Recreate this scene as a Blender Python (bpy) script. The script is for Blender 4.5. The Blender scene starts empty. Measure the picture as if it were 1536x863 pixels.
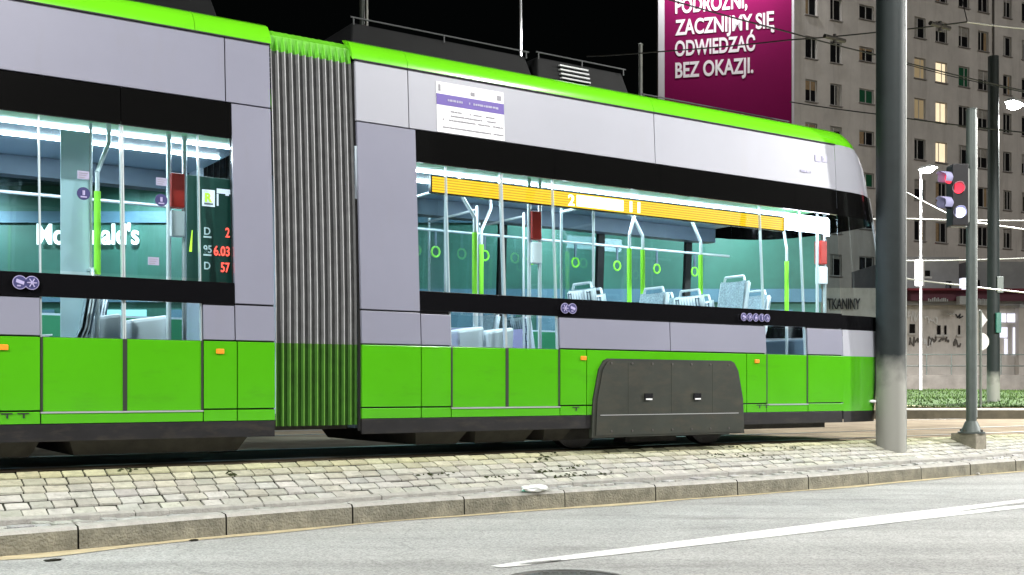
import bpy, bmesh, math, random
from mathutils import Vector, Matrix
random.seed(7)
R = math.radians
scene = bpy.context.scene
col = scene.collection

# ------------------------------------------------------------------ camera / world / light / exposure
F, VH, UC, H = 1694.0, 583.0, 768.0, 0.61          # focal (photo px), horizon row, centre column, eye height over the rails
cd = bpy.data.cameras.new('camera'); cam = bpy.data.objects.new('camera', cd); col.objects.link(cam)
cam.location = (0, 0, H); cam.rotation_euler = (R(90), 0, 0)
cd.sensor_width = 36; cd.lens = F / 1536 * 36; cd.shift_y = (VH - 431.5) / 1536
cd.clip_start = 0.1; cd.clip_end = 2000
scene.camera = cam
scene.view_settings.view_transform = 'Standard'; scene.view_settings.look = 'None'
scene.view_settings.exposure = 0.0; scene.view_settings.gamma = 1.0
w = bpy.data.worlds.new('World'); scene.world = w; w.use_nodes = True
nt = w.node_tree; nt.nodes.clear()
sky = nt.nodes.new('ShaderNodeTexSky'); sky.sky_type = 'NISHITA'; sky.sun_disc = False
sky.sun_elevation = R(2); sky.sun_rotation = R(150)
bg = nt.nodes.new('ShaderNodeBackground'); bg.inputs[1].default_value = 0.0009
wo = nt.nodes.new('ShaderNodeOutputWorld')
nt.links.new(sky.outputs[0], bg.inputs[0]); nt.links.new(bg.outputs[0], wo.inputs[0])
sd = bpy.data.lights.new('night_fill', 'SUN'); sd.energy = 0.8; sd.angle = R(14); sd.color = (1, .97, .92)
sun = bpy.data.objects.new('night_fill', sd); col.objects.link(sun)
sun.rotation_euler = Vector((-.55, .72, -.52)).to_track_quat('-Z', 'Y').to_euler()   # added sourceless fill for the far facade, from the right, behind the camera

# ------------------------------------------------------------------ frames of reference
A = math.atan(F / (3317 - UC)); T = Vector((math.cos(A), math.sin(A))); N = Vector((-math.sin(A), math.cos(A)))
D0 = F / 210; P0 = Vector((-768 / 210, D0))
def TW(s, y, z=0): return Vector((P0.x + s*T.x + y*N.x, P0.y + s*T.y + y*N.y, z))      # track frame -> world
def LOC(X, Y):
    d = Vector((X, Y)) - P0; return d.dot(T), d.dot(N)
def S(u, y=0.0):
    k = (u - UC) / F; bx = P0.x + y*N.x; by = P0.y + y*N.y
    return (by*k - bx) / (T.x - T.y*k)
def at(u, v, Y): return Vector(((u - UC)*Y/F, Y, H + (VH - v)*Y/F))
def gz(u, v, z):
    Y = F*(H - z)/(v - VH); return Vector(((u - UC)*Y/F, Y, z))
def ZT(u, v, y=0.0):
    s = S(u, y); return H + (VH - v)*TW(s, y).y/F

# ------------------------------------------------------------------ materials
MATS = {}
def mat(name, base=(.5,.5,.5), rough=.5, metal=0, spec=.5, coat=0, emit=None, estr=0, noise=0, nscale=8, bump=0, bscale=60, rvar=0, tint=False):
    m = bpy.data.materials.new(name); m.use_nodes = True; n = m.node_tree; b = n.nodes['Principled BSDF']
    b.inputs['Base Color'].default_value = (*base, 1); b.inputs['Roughness'].default_value = rough
    b.inputs['Metallic'].default_value = metal; b.inputs['Specular IOR Level'].default_value = spec
    b.inputs['Coat Weight'].default_value = coat; b.inputs['Coat Roughness'].default_value = .06
    tc = n.nodes.new('ShaderNodeTexCoord')
    if noise or rvar:
        t = n.nodes.new('ShaderNodeTexNoise'); t.inputs['Scale'].default_value = nscale; t.inputs['Detail'].default_value = 6
        t.inputs['Roughness'].default_value = .65
        n.links.new(tc.outputs['Object'], t.inputs['Vector'])
    out = None
    if noise:
        r = n.nodes.new('ShaderNodeMapRange'); r.inputs[1].default_value = .3; r.inputs[2].default_value = .7
        r.inputs[3].default_value = 1 - noise; r.inputs[4].default_value = 1 + noise
        n.links.new(t.outputs['Fac'], r.inputs[0])
        mx = n.nodes.new('ShaderNodeMix'); mx.data_type = 'RGBA'; mx.blend_type = 'MULTIPLY'; mx.inputs[0].default_value = 1
        mx.inputs[6].default_value = (*base, 1); n.links.new(r.outputs[0], mx.inputs[7]); out = mx.outputs[2]
    if tint:
        a = n.nodes.new('ShaderNodeAttribute'); a.attribute_name = 'tint'
        mx2 = n.nodes.new('ShaderNodeMix'); mx2.data_type = 'RGBA'; mx2.blend_type = 'MULTIPLY'; mx2.inputs[0].default_value = 1
        if out: n.links.new(out, mx2.inputs[6])
        else: mx2.inputs[6].default_value = (*base, 1)
        n.links.new(a.outputs['Color'], mx2.inputs[7]); out = mx2.outputs[2]
    if out: n.links.new(out, b.inputs['Base Color'])
    if rvar:
        r2 = n.nodes.new('ShaderNodeMapRange'); r2.inputs[3].default_value = max(0, rough - rvar); r2.inputs[4].default_value = rough + rvar
        n.links.new(t.outputs['Fac'], r2.inputs[0]); n.links.new(r2.outputs[0], b.inputs['Roughness'])
    if bump:
        t2 = n.nodes.new('ShaderNodeTexNoise'); t2.inputs['Scale'].default_value = bscale; t2.inputs['Detail'].default_value = 4
        n.links.new(tc.outputs['Object'], t2.inputs['Vector'])
        bp = n.nodes.new('ShaderNodeBump'); bp.inputs['Strength'].default_value = bump; bp.inputs['Distance'].default_value = .02
        n.links.new(t2.outputs['Fac'], bp.inputs['Height']); n.links.new(bp.outputs[0], b.inputs['Normal'])
    if emit:
        b.inputs['Emission Color'].default_value = (*emit, 1); b.inputs['Emission Strength'].default_value = estr
    MATS[name] = m; return m
def glassmat(name, tint, refl=.10):
    m = bpy.data.materials.new(name); m.use_nodes = True; n = m.node_tree; n.nodes.clear()
    o = n.nodes.new('ShaderNodeOutputMaterial'); mx = n.nodes.new('ShaderNodeMixShader')
    tr = n.nodes.new('ShaderNodeBsdfTransparent'); tr.inputs[0].default_value = (*tint, 1)
    g = n.nodes.new('ShaderNodeBsdfGlossy'); g.inputs['Roughness'].default_value = .03; g.inputs[0].default_value = (.9,.95,1,1)
    fr = n.nodes.new('ShaderNodeFresnel'); fr.inputs[0].default_value = 1.45
    ad = n.nodes.new('ShaderNodeMath'); ad.operation = 'MULTIPLY_ADD'; ad.inputs[1].default_value = .8; ad.inputs[2].default_value = refl*.3
    ge = n.nodes.new('ShaderNodeNewGeometry'); inv = n.nodes.new('ShaderNodeMath'); inv.operation = 'SUBTRACT'; inv.inputs[0].default_value = 1; n.links.new(ge.outputs['Backfacing'], inv.inputs[1])
    mu = n.nodes.new('ShaderNodeMath'); mu.operation = 'MULTIPLY'; n.links.new(fr.outputs[0], ad.inputs[0]); n.links.new(ad.outputs[0], mu.inputs[0]); n.links.new(inv.outputs[0], mu.inputs[1]); n.links.new(mu.outputs[0], mx.inputs[0])
    n.links.new(tr.outputs[0], mx.inputs[1]); n.links.new(g.outputs[0], mx.inputs[2]); n.links.new(mx.outputs[0], o.inputs[0])
    MATS[name] = m; return m

def asphalt():
    m = mat('asphalt', (.385,.387,.375), .85, noise=.10, nscale=1.6, bump=.5, bscale=190, rvar=.08)
    n = m.node_tree; b = n.nodes['Principled BSDF']; tc = n.nodes['Texture Coordinate']
    src = b.inputs['Base Color'].links[0].from_socket
    v = n.nodes.new('ShaderNodeTexVoronoi'); v.inputs['Scale'].default_value = 95
    n.links.new(tc.outputs['Object'], v.inputs['Vector'])
    hs = n.nodes.new('ShaderNodeSeparateColor'); n.links.new(v.outputs['Color'], hs.inputs[0])
    mr = n.nodes.new('ShaderNodeMapRange'); mr.inputs[3].default_value = .70; mr.inputs[4].default_value = 1.32
    n.links.new(hs.outputs[0], mr.inputs[0])
    # tyre-worn streaks along the road
    mp = n.nodes.new('ShaderNodeMapping'); mp.inputs['Rotation'].default_value = (0, 0, -A); mp.inputs['Scale'].default_value = (.09, 2.2, 1)
    n.links.new(tc.outputs['Object'], mp.inputs[0])
    ns = n.nodes.new('ShaderNodeTexNoise'); ns.inputs['Scale'].default_value = 1; ns.inputs['Detail'].default_value = 5
    n.links.new(mp.outputs[0], ns.inputs['Vector'])
    mr2 = n.nodes.new('ShaderNodeMapRange'); mr2.inputs[1].default_value = .3; mr2.inputs[2].default_value = .7; mr2.inputs[3].default_value = .82; mr2.inputs[4].default_value = 1.14
    n.links.new(ns.outputs['Fac'], mr2.inputs[0])
    mu = n.nodes.new('ShaderNodeMath'); mu.operation = 'MULTIPLY'; n.links.new(mr.outputs[0], mu.inputs[0]); n.links.new(mr2.outputs[0], mu.inputs[1])
    mx = n.nodes.new('ShaderNodeMix'); mx.data_type = 'RGBA'; mx.blend_type = 'MULTIPLY'; mx.inputs[0].default_value = 1
    n.links.new(src, mx.inputs[6]); n.links.new(mu.outputs[0], mx.inputs[7]); n.links.new(mx.outputs[2], b.inputs['Base Color'])
    return m
def moss_mix(m, mosscol, lo, hi, scale):
    n = m.node_tree; b = n.nodes['Principled BSDF']; tc = n.nodes['Texture Coordinate']
    src = b.inputs['Base Color'].links[0].from_socket
    t = n.nodes.new('ShaderNodeTexNoise'); t.inputs['Scale'].default_value = scale; t.inputs['Detail'].default_value = 8; t.inputs['Roughness'].default_value = .7
    n.links.new(tc.outputs['Object'], t.inputs['Vector'])
    r = n.nodes.new('ShaderNodeMapRange'); r.inputs[1].default_value = lo; r.inputs[2].default_value = hi
    n.links.new(t.outputs['Fac'], r.inputs[0])
    mx = n.nodes.new('ShaderNodeMix'); mx.data_type = 'RGBA'; n.links.new(r.outputs[0], mx.inputs[0])
    n.links.new(src, mx.inputs[6]); mx.inputs[7].default_value = (*mosscol, 1); n.links.new(mx.outputs[2], b.inputs['Base Color'])
def grime(m, colr, amount, stretch, scale=3.0, lo=.5, hi=.75, rough=None):
    '''dirt streaks with their own shape, laid over the base colour'''
    n = m.node_tree; b = n.nodes['Principled BSDF']; tc = n.nodes['Texture Coordinate']; inp = b.inputs['Base Color']
    mp = n.nodes.new('ShaderNodeMapping'); mp.inputs['Scale'].default_value = stretch; n.links.new(tc.outputs['Object'], mp.inputs[0])
    t = n.nodes.new('ShaderNodeTexNoise'); t.inputs['Scale'].default_value = scale; t.inputs['Detail'].default_value = 9; t.inputs['Roughness'].default_value = .72
    n.links.new(mp.outputs[0], t.inputs['Vector'])
    r = n.nodes.new('ShaderNodeMapRange'); r.inputs[1].default_value = lo; r.inputs[2].default_value = hi; r.inputs[4].default_value = amount
    n.links.new(t.outputs['Fac'], r.inputs[0])
    mx = n.nodes.new('ShaderNodeMix'); mx.data_type = 'RGBA'; n.links.new(r.outputs[0], mx.inputs[0])
    if inp.links: n.links.new(inp.links[0].from_socket, mx.inputs[6])
    else: mx.inputs[6].default_value = inp.default_value
    mx.inputs[7].default_value = (*colr, 1); n.links.new(mx.outputs[2], inp)
def warp(m, scale=.9, dist=.012, strength=.25):
    n = m.node_tree; b = n.nodes['Principled BSDF']; tc = n.nodes['Texture Coordinate']
    t = n.nodes.new('ShaderNodeTexNoise'); t.inputs['Scale'].default_value = scale; t.inputs['Detail'].default_value = 2
    n.links.new(tc.outputs['Object'], t.inputs['Vector'])
    bp = n.nodes.new('ShaderNodeBump'); bp.inputs['Strength'].default_value = strength; bp.inputs['Distance'].default_value = dist
    n.links.new(t.outputs['Fac'], bp.inputs['Height']); n.links.new(bp.outputs[0], b.inputs['Normal']); n.links.new(bp.outputs[0], b.inputs['Coat Normal'])
asphalt()
grime(MATS['asphalt'], (.16,.155,.145), .55, (.35,.8,1), 1.3, .55, .70)
grime(MATS['asphalt'], (.42,.42,.41), .5, (1,1,1), 38, .60, .72)
def cracks(m, colr, scale, width):
    n = m.node_tree; b = n.nodes['Principled BSDF']; tc = n.nodes['Texture Coordinate']; inp = b.inputs['Base Color']
    nz = n.nodes.new('ShaderNodeTexNoise'); nz.inputs['Scale'].default_value = 2.5; nz.inputs['Detail'].default_value = 6; n.links.new(tc.outputs['Object'], nz.inputs['Vector'])
    ad = n.nodes.new('ShaderNodeVectorMath'); ad.operation = 'MULTIPLY_ADD'; ad.inputs[1].default_value = (.6,.6,0); n.links.new(nz.outputs['Color'], ad.inputs[0]); n.links.new(tc.outputs['Object'], ad.inputs[2])
    v = n.nodes.new('ShaderNodeTexVoronoi'); v.feature = 'DISTANCE_TO_EDGE'; v.inputs['Scale'].default_value = scale; n.links.new(ad.outputs[0], v.inputs['Vector'])
    r = n.nodes.new('ShaderNodeMapRange'); r.inputs[1].default_value = 0; r.inputs[2].default_value = width; r.inputs[3].default_value = .28; r.inputs[4].default_value = 0; n.links.new(v.outputs['Distance'], r.inputs[0])
    mx = n.nodes.new('ShaderNodeMix'); mx.data_type = 'RGBA'; n.links.new(r.outputs[0], mx.inputs[0]); n.links.new(inp.links[0].from_socket, mx.inputs[6]); mx.inputs[7].default_value = (*colr,1); n.links.new(mx.outputs[2], inp)
cracks(MATS['asphalt'], (.07,.07,.07), .32, .0035)
mat('paver', (.47,.475,.43), .85, noise=.20, nscale=9, bump=.35, bscale=120, tint=True); moss_mix(MATS['paver'], (.07,.075,.03), .63, .80, 3.2); grime(MATS['paver'], (.20,.19,.15), .5, (1,1,1), 22, .52, .7)
mat('sett', (.45,.45,.43), .8, noise=.3, nscale=14, bump=.8, bscale=70, tint=True)
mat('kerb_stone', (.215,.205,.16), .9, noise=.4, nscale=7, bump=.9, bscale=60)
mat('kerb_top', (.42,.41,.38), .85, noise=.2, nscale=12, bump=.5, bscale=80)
mat('joint', (.022,.022,.014), 1, noise=.5, nscale=6)
mat('dust', (.50,.43,.27), .95, noise=.2, nscale=10, bump=.3)
mat('track_ground', (.32,.255,.17), .95, noise=.35, nscale=1.6, bump=.5, bscale=40)
mat('moss', (.035,.045,.012), 1, noise=.5, nscale=20, bump=.8, bscale=90)
mat('steel_rail', (.45,.44,.42), .3, metal=.9)
mat('line_paint', (.78,.78,.76), .7, noise=.08, nscale=20, bump=.3, bscale=150)
mat('iron', (.10,.095,.09), .55, metal=.6, bump=.3, bscale=50)
mat('paper', (.85,.87,.87), .8)
mat('paper_green', (.25,.6,.5), .8)
mat('grass', (.035,.078,.014), .9, noise=.35, nscale=3, tint=True)
mat('grass_soil', (.03,.06,.014), 1, noise=.4, nscale=3)
mat('far_kerb', (.085,.075,.05), .9, noise=.3, nscale=4)
mat('green_paint', (.075,.40,.006), .18, coat=1.0, noise=.05, nscale=1.2, rvar=.06)
mat('cant_green', (.14,.60,.010), .22, coat=.8, noise=.04, nscale=1.2)
mat('grey_paint', (.235,.24,.31), .3, coat=.5, noise=.03, nscale=1.0, rvar=.05)
mat('grey_paint_lit', (.38,.39,.445), .3, coat=.5, noise=.03, nscale=1.0)  # the grey again, key light on the front car put into the colour
mat('black_gloss', (.004,.004,.004), .10, spec=.18)
mat('stripe_black', (.005,.005,.006), .15, spec=.2)
mat('shell_dark', (.012,.012,.012), .7)
mat('skirt', (.013,.0125,.014), .5, spec=.3, noise=.3, nscale=5)
mat('under_dark', (.04,.036,.03), .8, noise=.4, nscale=6)
mat('fairing', (.026,.030,.023), .4, noise=.25, nscale=3)
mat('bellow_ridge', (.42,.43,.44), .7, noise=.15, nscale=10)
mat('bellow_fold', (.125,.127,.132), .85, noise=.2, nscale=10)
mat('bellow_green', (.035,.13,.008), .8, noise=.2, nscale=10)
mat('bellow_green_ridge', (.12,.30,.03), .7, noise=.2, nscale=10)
mat('bellow_top', (.11,.45,.015), .5, noise=.1, nscale=10)
mat('roof_dark', (.007,.0075,.008), .6, spec=.12, noise=.2, nscale=3)
mat('roof_edge', (.45,.46,.47), .35, metal=.3); mat('roof_rail', (.05,.052,.055), .5)
mat('rubber', (.015,.02,.012), .7)
glassmat('tram_glass', (.88,.95,.97)); mat('pale_screen', (.45,.58,.62), .35); glassmat('pane_glass', (.8,.85,.85), .2)
mat('interior_grey', (.52,.60,.68), .5, noise=.08, nscale=3)
mat('interior_dark', (.10,.14,.19), .5, noise=.1, nscale=3)
mat('ceiling_green', (.16,.50,.22), .4)
mat('ceiling_blue', (.34,.46,.56), .35)
mat('interior_green', (.03,.22,.10), .5)
mat('lilac', (.52,.46,.72), .5, noise=.05, nscale=3)
mat('seat_shell', (.72,.76,.80), .4)
mat('seat_fabric', (.30,.38,.42), .9, noise=.5, nscale=60)
mat('lime', (.32,.85,.05), .35, emit=(.3,.9,.05), estr=0)
mat('handrail', (.75,.80,.82), .25, metal=.4)
mat('ceil_light', (.9,.95,1), .5, emit=(.86,.97,1), estr=30)
mat('red_box', (.5,.03,.02), .4); mat('label_white', (.8,.8,.82), .5); mat('label_blue', (.05,.05,.16), .4); mat('icon_lilac', (.42,.38,.62), .5)
mat('sticker', (.80,.80,.84), .4, noise=.02, nscale=4); mat('sticker_purple', (.10,.06,.32), .4); mat('text_grey', (.25,.25,.28), .6); mat('text_pale', (.36,.35,.50), .6)
mat('orange_lens', (.8,.25,.02), .3, emit=(1,.3,.02), estr=.25)
mat('display_white', (.9,.9,1), .4, emit=(.88,.88,1), estr=14)
mat('display_black', (.01,.01,.012), .2)
mat('galv', (.09,.108,.102), .5, metal=.25, noise=.18, nscale=5, rvar=.1)
mat('galv_pale', (.50,.52,.50), .45, metal=.3, noise=.12, nscale=5)
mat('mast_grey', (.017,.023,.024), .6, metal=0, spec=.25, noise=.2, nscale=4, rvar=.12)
mat('mast_sleeve', (.20,.205,.185), .55, noise=.3, nscale=6); mat('white_mast', (.75,.76,.8), .4)
mat('concrete', (.26,.24,.19), .9, noise=.25, nscale=12, bump=.6, bscale=70)
mat('signal_black', (.012,.012,.015), .5)
mat('hood_lilac', (.40,.40,.62), .5); mat('hood_red', (.55,.30,.36), .5)
mat('lens_red', (.6,.03,.05), .25, emit=(1,.06,.10), estr=1.2)
mat('lens_white', (.9,.9,1), .3, emit=(.62,.66,1), estr=1.6)
mat('sign_back', (.42,.44,.45), .5, noise=.08, nscale=6)
mat('lamp_glow', (1,1,1), .5, emit=(1,1,.97), estr=120)
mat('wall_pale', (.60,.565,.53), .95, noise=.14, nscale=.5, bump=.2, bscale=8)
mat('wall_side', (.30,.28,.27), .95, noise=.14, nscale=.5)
mat('frame_white', (.55,.54,.52), .6); mat('frame_dark', (.12,.11,.10), .6)
mat('pane_dark', (.012,.012,.013), .12, spec=.6)
mat('pane_green', (.02,.10,.05), .2); mat('pane_lit', (.8,.7,.5), .5, emit=(1,.80,.52), estr=.95, noise=.25, nscale=1.4); mat('pane_blind', (.45,.38,.24), .6, emit=(.9,.62,.3), estr=.16)
mat('poster_magenta', (.20,.002,.070), .7, spec=.1, noise=.04, nscale=.4)
mat('poster_frame', (.62,.60,.64), .5); mat('poster_text', (.85,.80,.84), .6)
mat('shop_wall', (.60,.57,.54), .9, noise=.12, nscale=1); mat('shop_red', (.16,.006,.02), .6, noise=.2, nscale=1); mat('shop_sign', (.10,.02,.04), .6)
mat('low_concrete', (.13,.12,.11), .95, noise=.3, nscale=2); mat('shop_lit', (.8,.8,.9), .5, emit=(.82,.85,1), estr=1.1); mat('shop_block', (.30,.30,.31), .9, noise=.15, nscale=1)
mat('lit_sign', (.9,.9,.9), .5, emit=(1,1,1), estr=2.5)
mat('letter_white', (.85,.85,.85), .5, emit=(1,1,1), estr=1.6)
mat('restaurant_green', (.025,.11,.085), .6, noise=.25, nscale=.6); mat('restaurant_dark', (.01,.03,.035), .4)
mat('restaurant_teal', (.07,.15,.22), .6, noise=.2, nscale=.6)
mat('lit_teal', (.3,.6,.6), .5, emit=(.35,.75,.8), estr=.7)
mat('totem_dark', (.012,.06,.045), .4); mat('totem_letter', (.5,.6,.6), .5, emit=(.6,.75,.78), estr=.35)
mat('led_red', (.8,.05,.03), .4, emit=(1,.10,.07), estr=2.2); mat('totem_white', (.8,.8,.85), .4, emit=(.85,.85,.95), estr=.55)
mat('totem_lime', (.5,.8,.05), .4, emit=(.6,.9,.05), estr=.8); mat('totem_green', (.01,.12,.09), .4)
mat('wire', (.03,.03,.03), .5); mat('wire_pale', (.6,.6,.58), .4, metal=.3)
mat('letter_dark', (.02,.02,.025), .6)
mat('graffiti', (.75,.75,.75), .6)
def led_amber():
    m = mat('led_amber', (.05,.03,.0), .4); n = m.node_tree; b = n.nodes['Principled BSDF']; tc = n.nodes['Texture Coordinate']
    sp = n.nodes.new('ShaderNodeSeparateXYZ'); n.links.new(tc.outputs['Object'], sp.inputs[0])
    wv = n.nodes.new('ShaderNodeTexWave'); wv.bands_direction = 'Z'; wv.inputs['Scale'].default_value = 13; n.links.new(tc.outputs['Object'], wv.inputs['Vector'])
    mr = n.nodes.new('ShaderNodeMapRange'); mr.inputs[3].default_value = .95; mr.inputs[4].default_value = 1.9; n.links.new(wv.outputs['Fac'], mr.inputs[0])
    n.links.new(mr.outputs[0], b.inputs['Emission Strength']); b.inputs['Emission Color'].default_value = (1, .52, .010, 1)
led_amber()
mat('led_bright', (.9,.8,.4), .4, emit=(1,.86,.42), estr=4.5)

for k_ in ('green_paint','grey_paint','grey_paint_lit','cant_green'): warp(MATS[k_])
grime(MATS['green_paint'], (.05,.16,.02), .35, (.5,.5,2.2), 2.2, .55, .75)
grime(MATS['grey_paint'], (.22,.21,.22), .35, (2.2,2.2,.5), 1.8, .55, .78); grime(MATS['grey_paint_lit'], (.36,.35,.37), .35, (2.2,2.2,.5), 1.8, .55, .78)
grime(MATS['fairing'], (.06,.05,.032), .6, (.6,.6,1.6), 5, .48, .7); grime(MATS['skirt'], (.06,.05,.035), .5, (.5,.5,2), 6, .5, .7)
for k_ in ('wall_pale','wall_side'): grime(MATS[k_], (.22,.19,.17), .45, (1.3,1.3,.12), .9, .5, .75)
grime(MATS['shop_wall'], (.2,.18,.16), .5, (1,1,.3), 1.5, .5, .75)
grime(MATS['line_paint'], (.36,.36,.35), .75, (1,1,1), 16, .58, .66)
mat('curtain', (.30,.28,.25), .8, noise=.3, nscale=6); mat('curtain_warm', (.32,.22,.12), .8, noise=.3, nscale=6)
# mast: ground-bounced light put into the paint as a pale foot, ragged upper edge
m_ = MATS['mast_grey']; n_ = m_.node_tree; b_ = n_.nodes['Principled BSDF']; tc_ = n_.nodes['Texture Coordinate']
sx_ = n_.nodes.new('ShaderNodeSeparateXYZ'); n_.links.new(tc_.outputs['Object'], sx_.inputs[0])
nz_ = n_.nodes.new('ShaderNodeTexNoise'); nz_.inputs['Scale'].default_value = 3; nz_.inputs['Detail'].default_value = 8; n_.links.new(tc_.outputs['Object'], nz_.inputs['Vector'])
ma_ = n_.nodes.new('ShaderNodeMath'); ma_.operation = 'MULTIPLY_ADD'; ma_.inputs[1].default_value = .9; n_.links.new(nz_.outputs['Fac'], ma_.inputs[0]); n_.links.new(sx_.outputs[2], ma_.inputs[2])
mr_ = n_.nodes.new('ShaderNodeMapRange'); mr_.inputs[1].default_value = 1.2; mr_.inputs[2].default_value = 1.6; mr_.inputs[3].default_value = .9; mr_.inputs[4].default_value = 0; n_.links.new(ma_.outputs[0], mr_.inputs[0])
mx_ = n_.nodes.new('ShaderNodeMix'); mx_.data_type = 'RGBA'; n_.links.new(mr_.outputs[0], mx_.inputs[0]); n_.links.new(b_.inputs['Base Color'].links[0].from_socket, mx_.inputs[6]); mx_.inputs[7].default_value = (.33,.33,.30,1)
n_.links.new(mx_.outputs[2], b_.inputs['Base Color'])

# ------------------------------------------------------------------ mesh helpers
class MB:
    def __init__(self): self.v = []; self.f = []; self.m = []; self.names = []; self.t = []; self.tint = None
    def mi(self, m):
        if m not in self.names: self.names.append(m)
        return self.names.index(m)
    def face(self, pts, m):
        b = len(self.v); self.v += [tuple(p) for p in pts]; self.f.append(tuple(range(b, b+len(pts)))); self.m.append(self.mi(m)); self.t.append(self.tint)
    def hexa(self, p, m):            # 8 points: bottom 0-3, top 4-7
        b = len(self.v); self.v += [tuple(q) for q in p]
        for q in ((3,2,1,0),(4,5,6,7),(0,1,5,4),(1,2,6,5),(2,3,7,6),(3,0,4,7)):
            self.f.append(tuple(b+i for i in q)); self.m.append(self.mi(m)); self.t.append(self.tint)
    def box(self, x0,x1,y0,y1,z0,z1,m):
        self.hexa([(x0,y0,z0),(x1,y0,z0),(x1,y1,z0),(x0,y1,z0),(x0,y0,z1),(x1,y0,z1),(x1,y1,z1),(x0,y1,z1)], m)
    def tube(self, p0, p1, r0, m, r1=None, n=12, caps=True):
        p0, p1 = Vector(p0), Vector(p1); r1 = r0 if r1 is None else r1
        d = (p1-p0).normalized(); a = d.orthogonal().normalized(); c = d.cross(a)
        b = len(self.v)
        for p, r in ((p0,r0),(p1,r1)):
            for i in range(n):
                t = 2*math.pi*i/n; self.v.append(tuple(p + a*(r*math.cos(t)) + c*(r*math.sin(t))))
        for i in range(n):
            j = (i+1) % n; self.f.append((b+i,b+j,b+n+j,b+n+i)); self.m.append(self.mi(m)); self.t.append(self.tint)
        if caps:
            self.f.append(tuple(b+i for i in reversed(range(n)))); self.m.append(self.mi(m)); self.t.append(self.tint)
            self.f.append(tuple(b+n+i for i in range(n))); self.m.append(self.mi(m)); self.t.append(self.tint)
    def path(self, pts, r, m, n=6):
        for a, b in zip(pts, pts[1:]): self.tube(a, b, r, m, n=n)
    def lathe(self, c, prof, m, n=20):
        b = len(self.v); c = Vector(c)
        for r, z in prof:
            for i in range(n):
                t = 2*math.pi*i/n; self.v.append((c.x+r*math.cos(t), c.y+r*math.sin(t), c.z+z))
        for k in range(len(prof)-1):
            for i in range(n):
                j = (i+1) % n; self.f.append((b+k*n+i,b+k*n+j,b+(k+1)*n+j,b+(k+1)*n+i)); self.m.append(self.mi(m)); self.t.append(self.tint)
        self.f.append(tuple(b+i for i in reversed(range(n)))); self.m.append(self.mi(m)); self.t.append(self.tint)
        k = len(prof)-1; self.f.append(tuple(b+k*n+i for i in range(n))); self.m.append(self.mi(m)); self.t.append(self.tint)
    def grid(self, rows, m, closed=False):
        b = len(self.v); nc = len(rows[0])
        for r in rows: self.v += [tuple(p) for p in r]
        for i in range(len(rows)-1):
            for j in range(nc - (0 if closed else 1)):
                k = (j+1) % nc
                self.f.append((b+i*nc+j, b+i*nc+k, b+(i+1)*nc+k, b+(i+1)*nc+j)); self.m.append(self.mi(m(i,j) if callable(m) else m)); self.t.append(self.tint)
    def mesh(self, name, smooth=False):
        me = bpy.data.meshes.new(name); me.from_pydata(self.v, [], self.f)
        for n in self.names: me.materials.append(MATS[n])
        me.polygons.foreach_set('material_index', self.m)
        if any(t is not None for t in self.t):
            a = me.color_attributes.new('tint', 'FLOAT_COLOR', 'CORNER'); k = 0
            for p, t in zip(me.polygons, self.t):
                for _ in p.loop_indices:
                    a.data[k].color = (*(t or (1,1,1)), 1); k += 1
        me.validate(); me.update()
        if smooth: 
            me.polygons.foreach_set('use_smooth', [True]*len(me.polygons))
            try: me.set_sharp_from_angle(angle=R(40))
            except Exception: pass
        return me
    def build(self, name, parent=None, smooth=False, bevel=0, loc=None, rotz=0):
        o = bpy.data.objects.new(name, self.mesh(name, smooth)); col.objects.link(o); o.parent = parent
        if loc is not None: o.location = loc
        o.rotation_euler.z = rotz
        if bevel:
            b = o.modifiers.new('bevel', 'BEVEL'); b.width = bevel; b.segments = 2; b.limit_method = 'ANGLE'; b.angle_limit = R(35)
        return o
def tag(o, label=None, cat=None, group=None, kind=None):
    if label: o['label'] = label
    if cat: o['category'] = cat
    if group: o['group'] = group
    if kind: o['kind'] = kind
    return o
def thing(name, label, cat, loc=(0,0,0), rotz=0, group=None):
    o = bpy.data.objects.new(name, None); col.objects.link(o); o.location = loc; o.rotation_euler.z = rotz; o.empty_display_size = .2
    return tag(o, label, cat, group)
def text_mesh(txt, size, depth, m, bold=0.0, align='LEFT', space=1.0):
    c = bpy.data.curves.new('lettering', 'FONT'); c.body = txt; c.size = size; c.extrude = depth/2; c.offset = bold; c.align_x = align; c.space_character = space
    o = bpy.data.objects.new('lettering', c); col.objects.link(o)
    dg = bpy.context.evaluated_depsgraph_get(); me = bpy.data.meshes.new_from_object(o.evaluated_get(dg))
    col.objects.unlink(o); bpy.data.objects.remove(o); bpy.data.curves.remove(c)
    me.materials.clear(); me.materials.append(MATS[m]); return me
CAP = None
def lettering(name, txt, w_, h_, pos, rotz, m, parent, bold=0.0, depth=.03, rotz_off=0):
    """upright text fitted to a width and cap height; pos = lower-left corner of the text in parent space"""
    me = text_mesh(txt, 1.0, depth, m, bold)
    xs = [v.co.x for v in me.vertices]; x0, x1 = min(xs), max(xs)
    global CAP
    if CAP is None: CAP = max(v.co.y for v in text_mesh('H', 1.0, depth, m, 0).vertices)
    cap = CAP + bold
    sx = w_/(x1-x0); sy = h_/cap
    for v in me.vertices: v.co = ((v.co.x-x0)*sx, -v.co.z, v.co.y*sy)
    o = bpy.data.objects.new(name, me); col.objects.link(o); o.parent = parent; o.location = pos; o.rotation_euler.z = rotz
    return o
def copy_tree(o, parent=None):
    c = o.copy(); col.objects.link(c); c.parent = parent
    for ch in [q for q in bpy.data.objects if q.parent == o and q != c]: copy_tree(ch, c)
    return c

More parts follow.
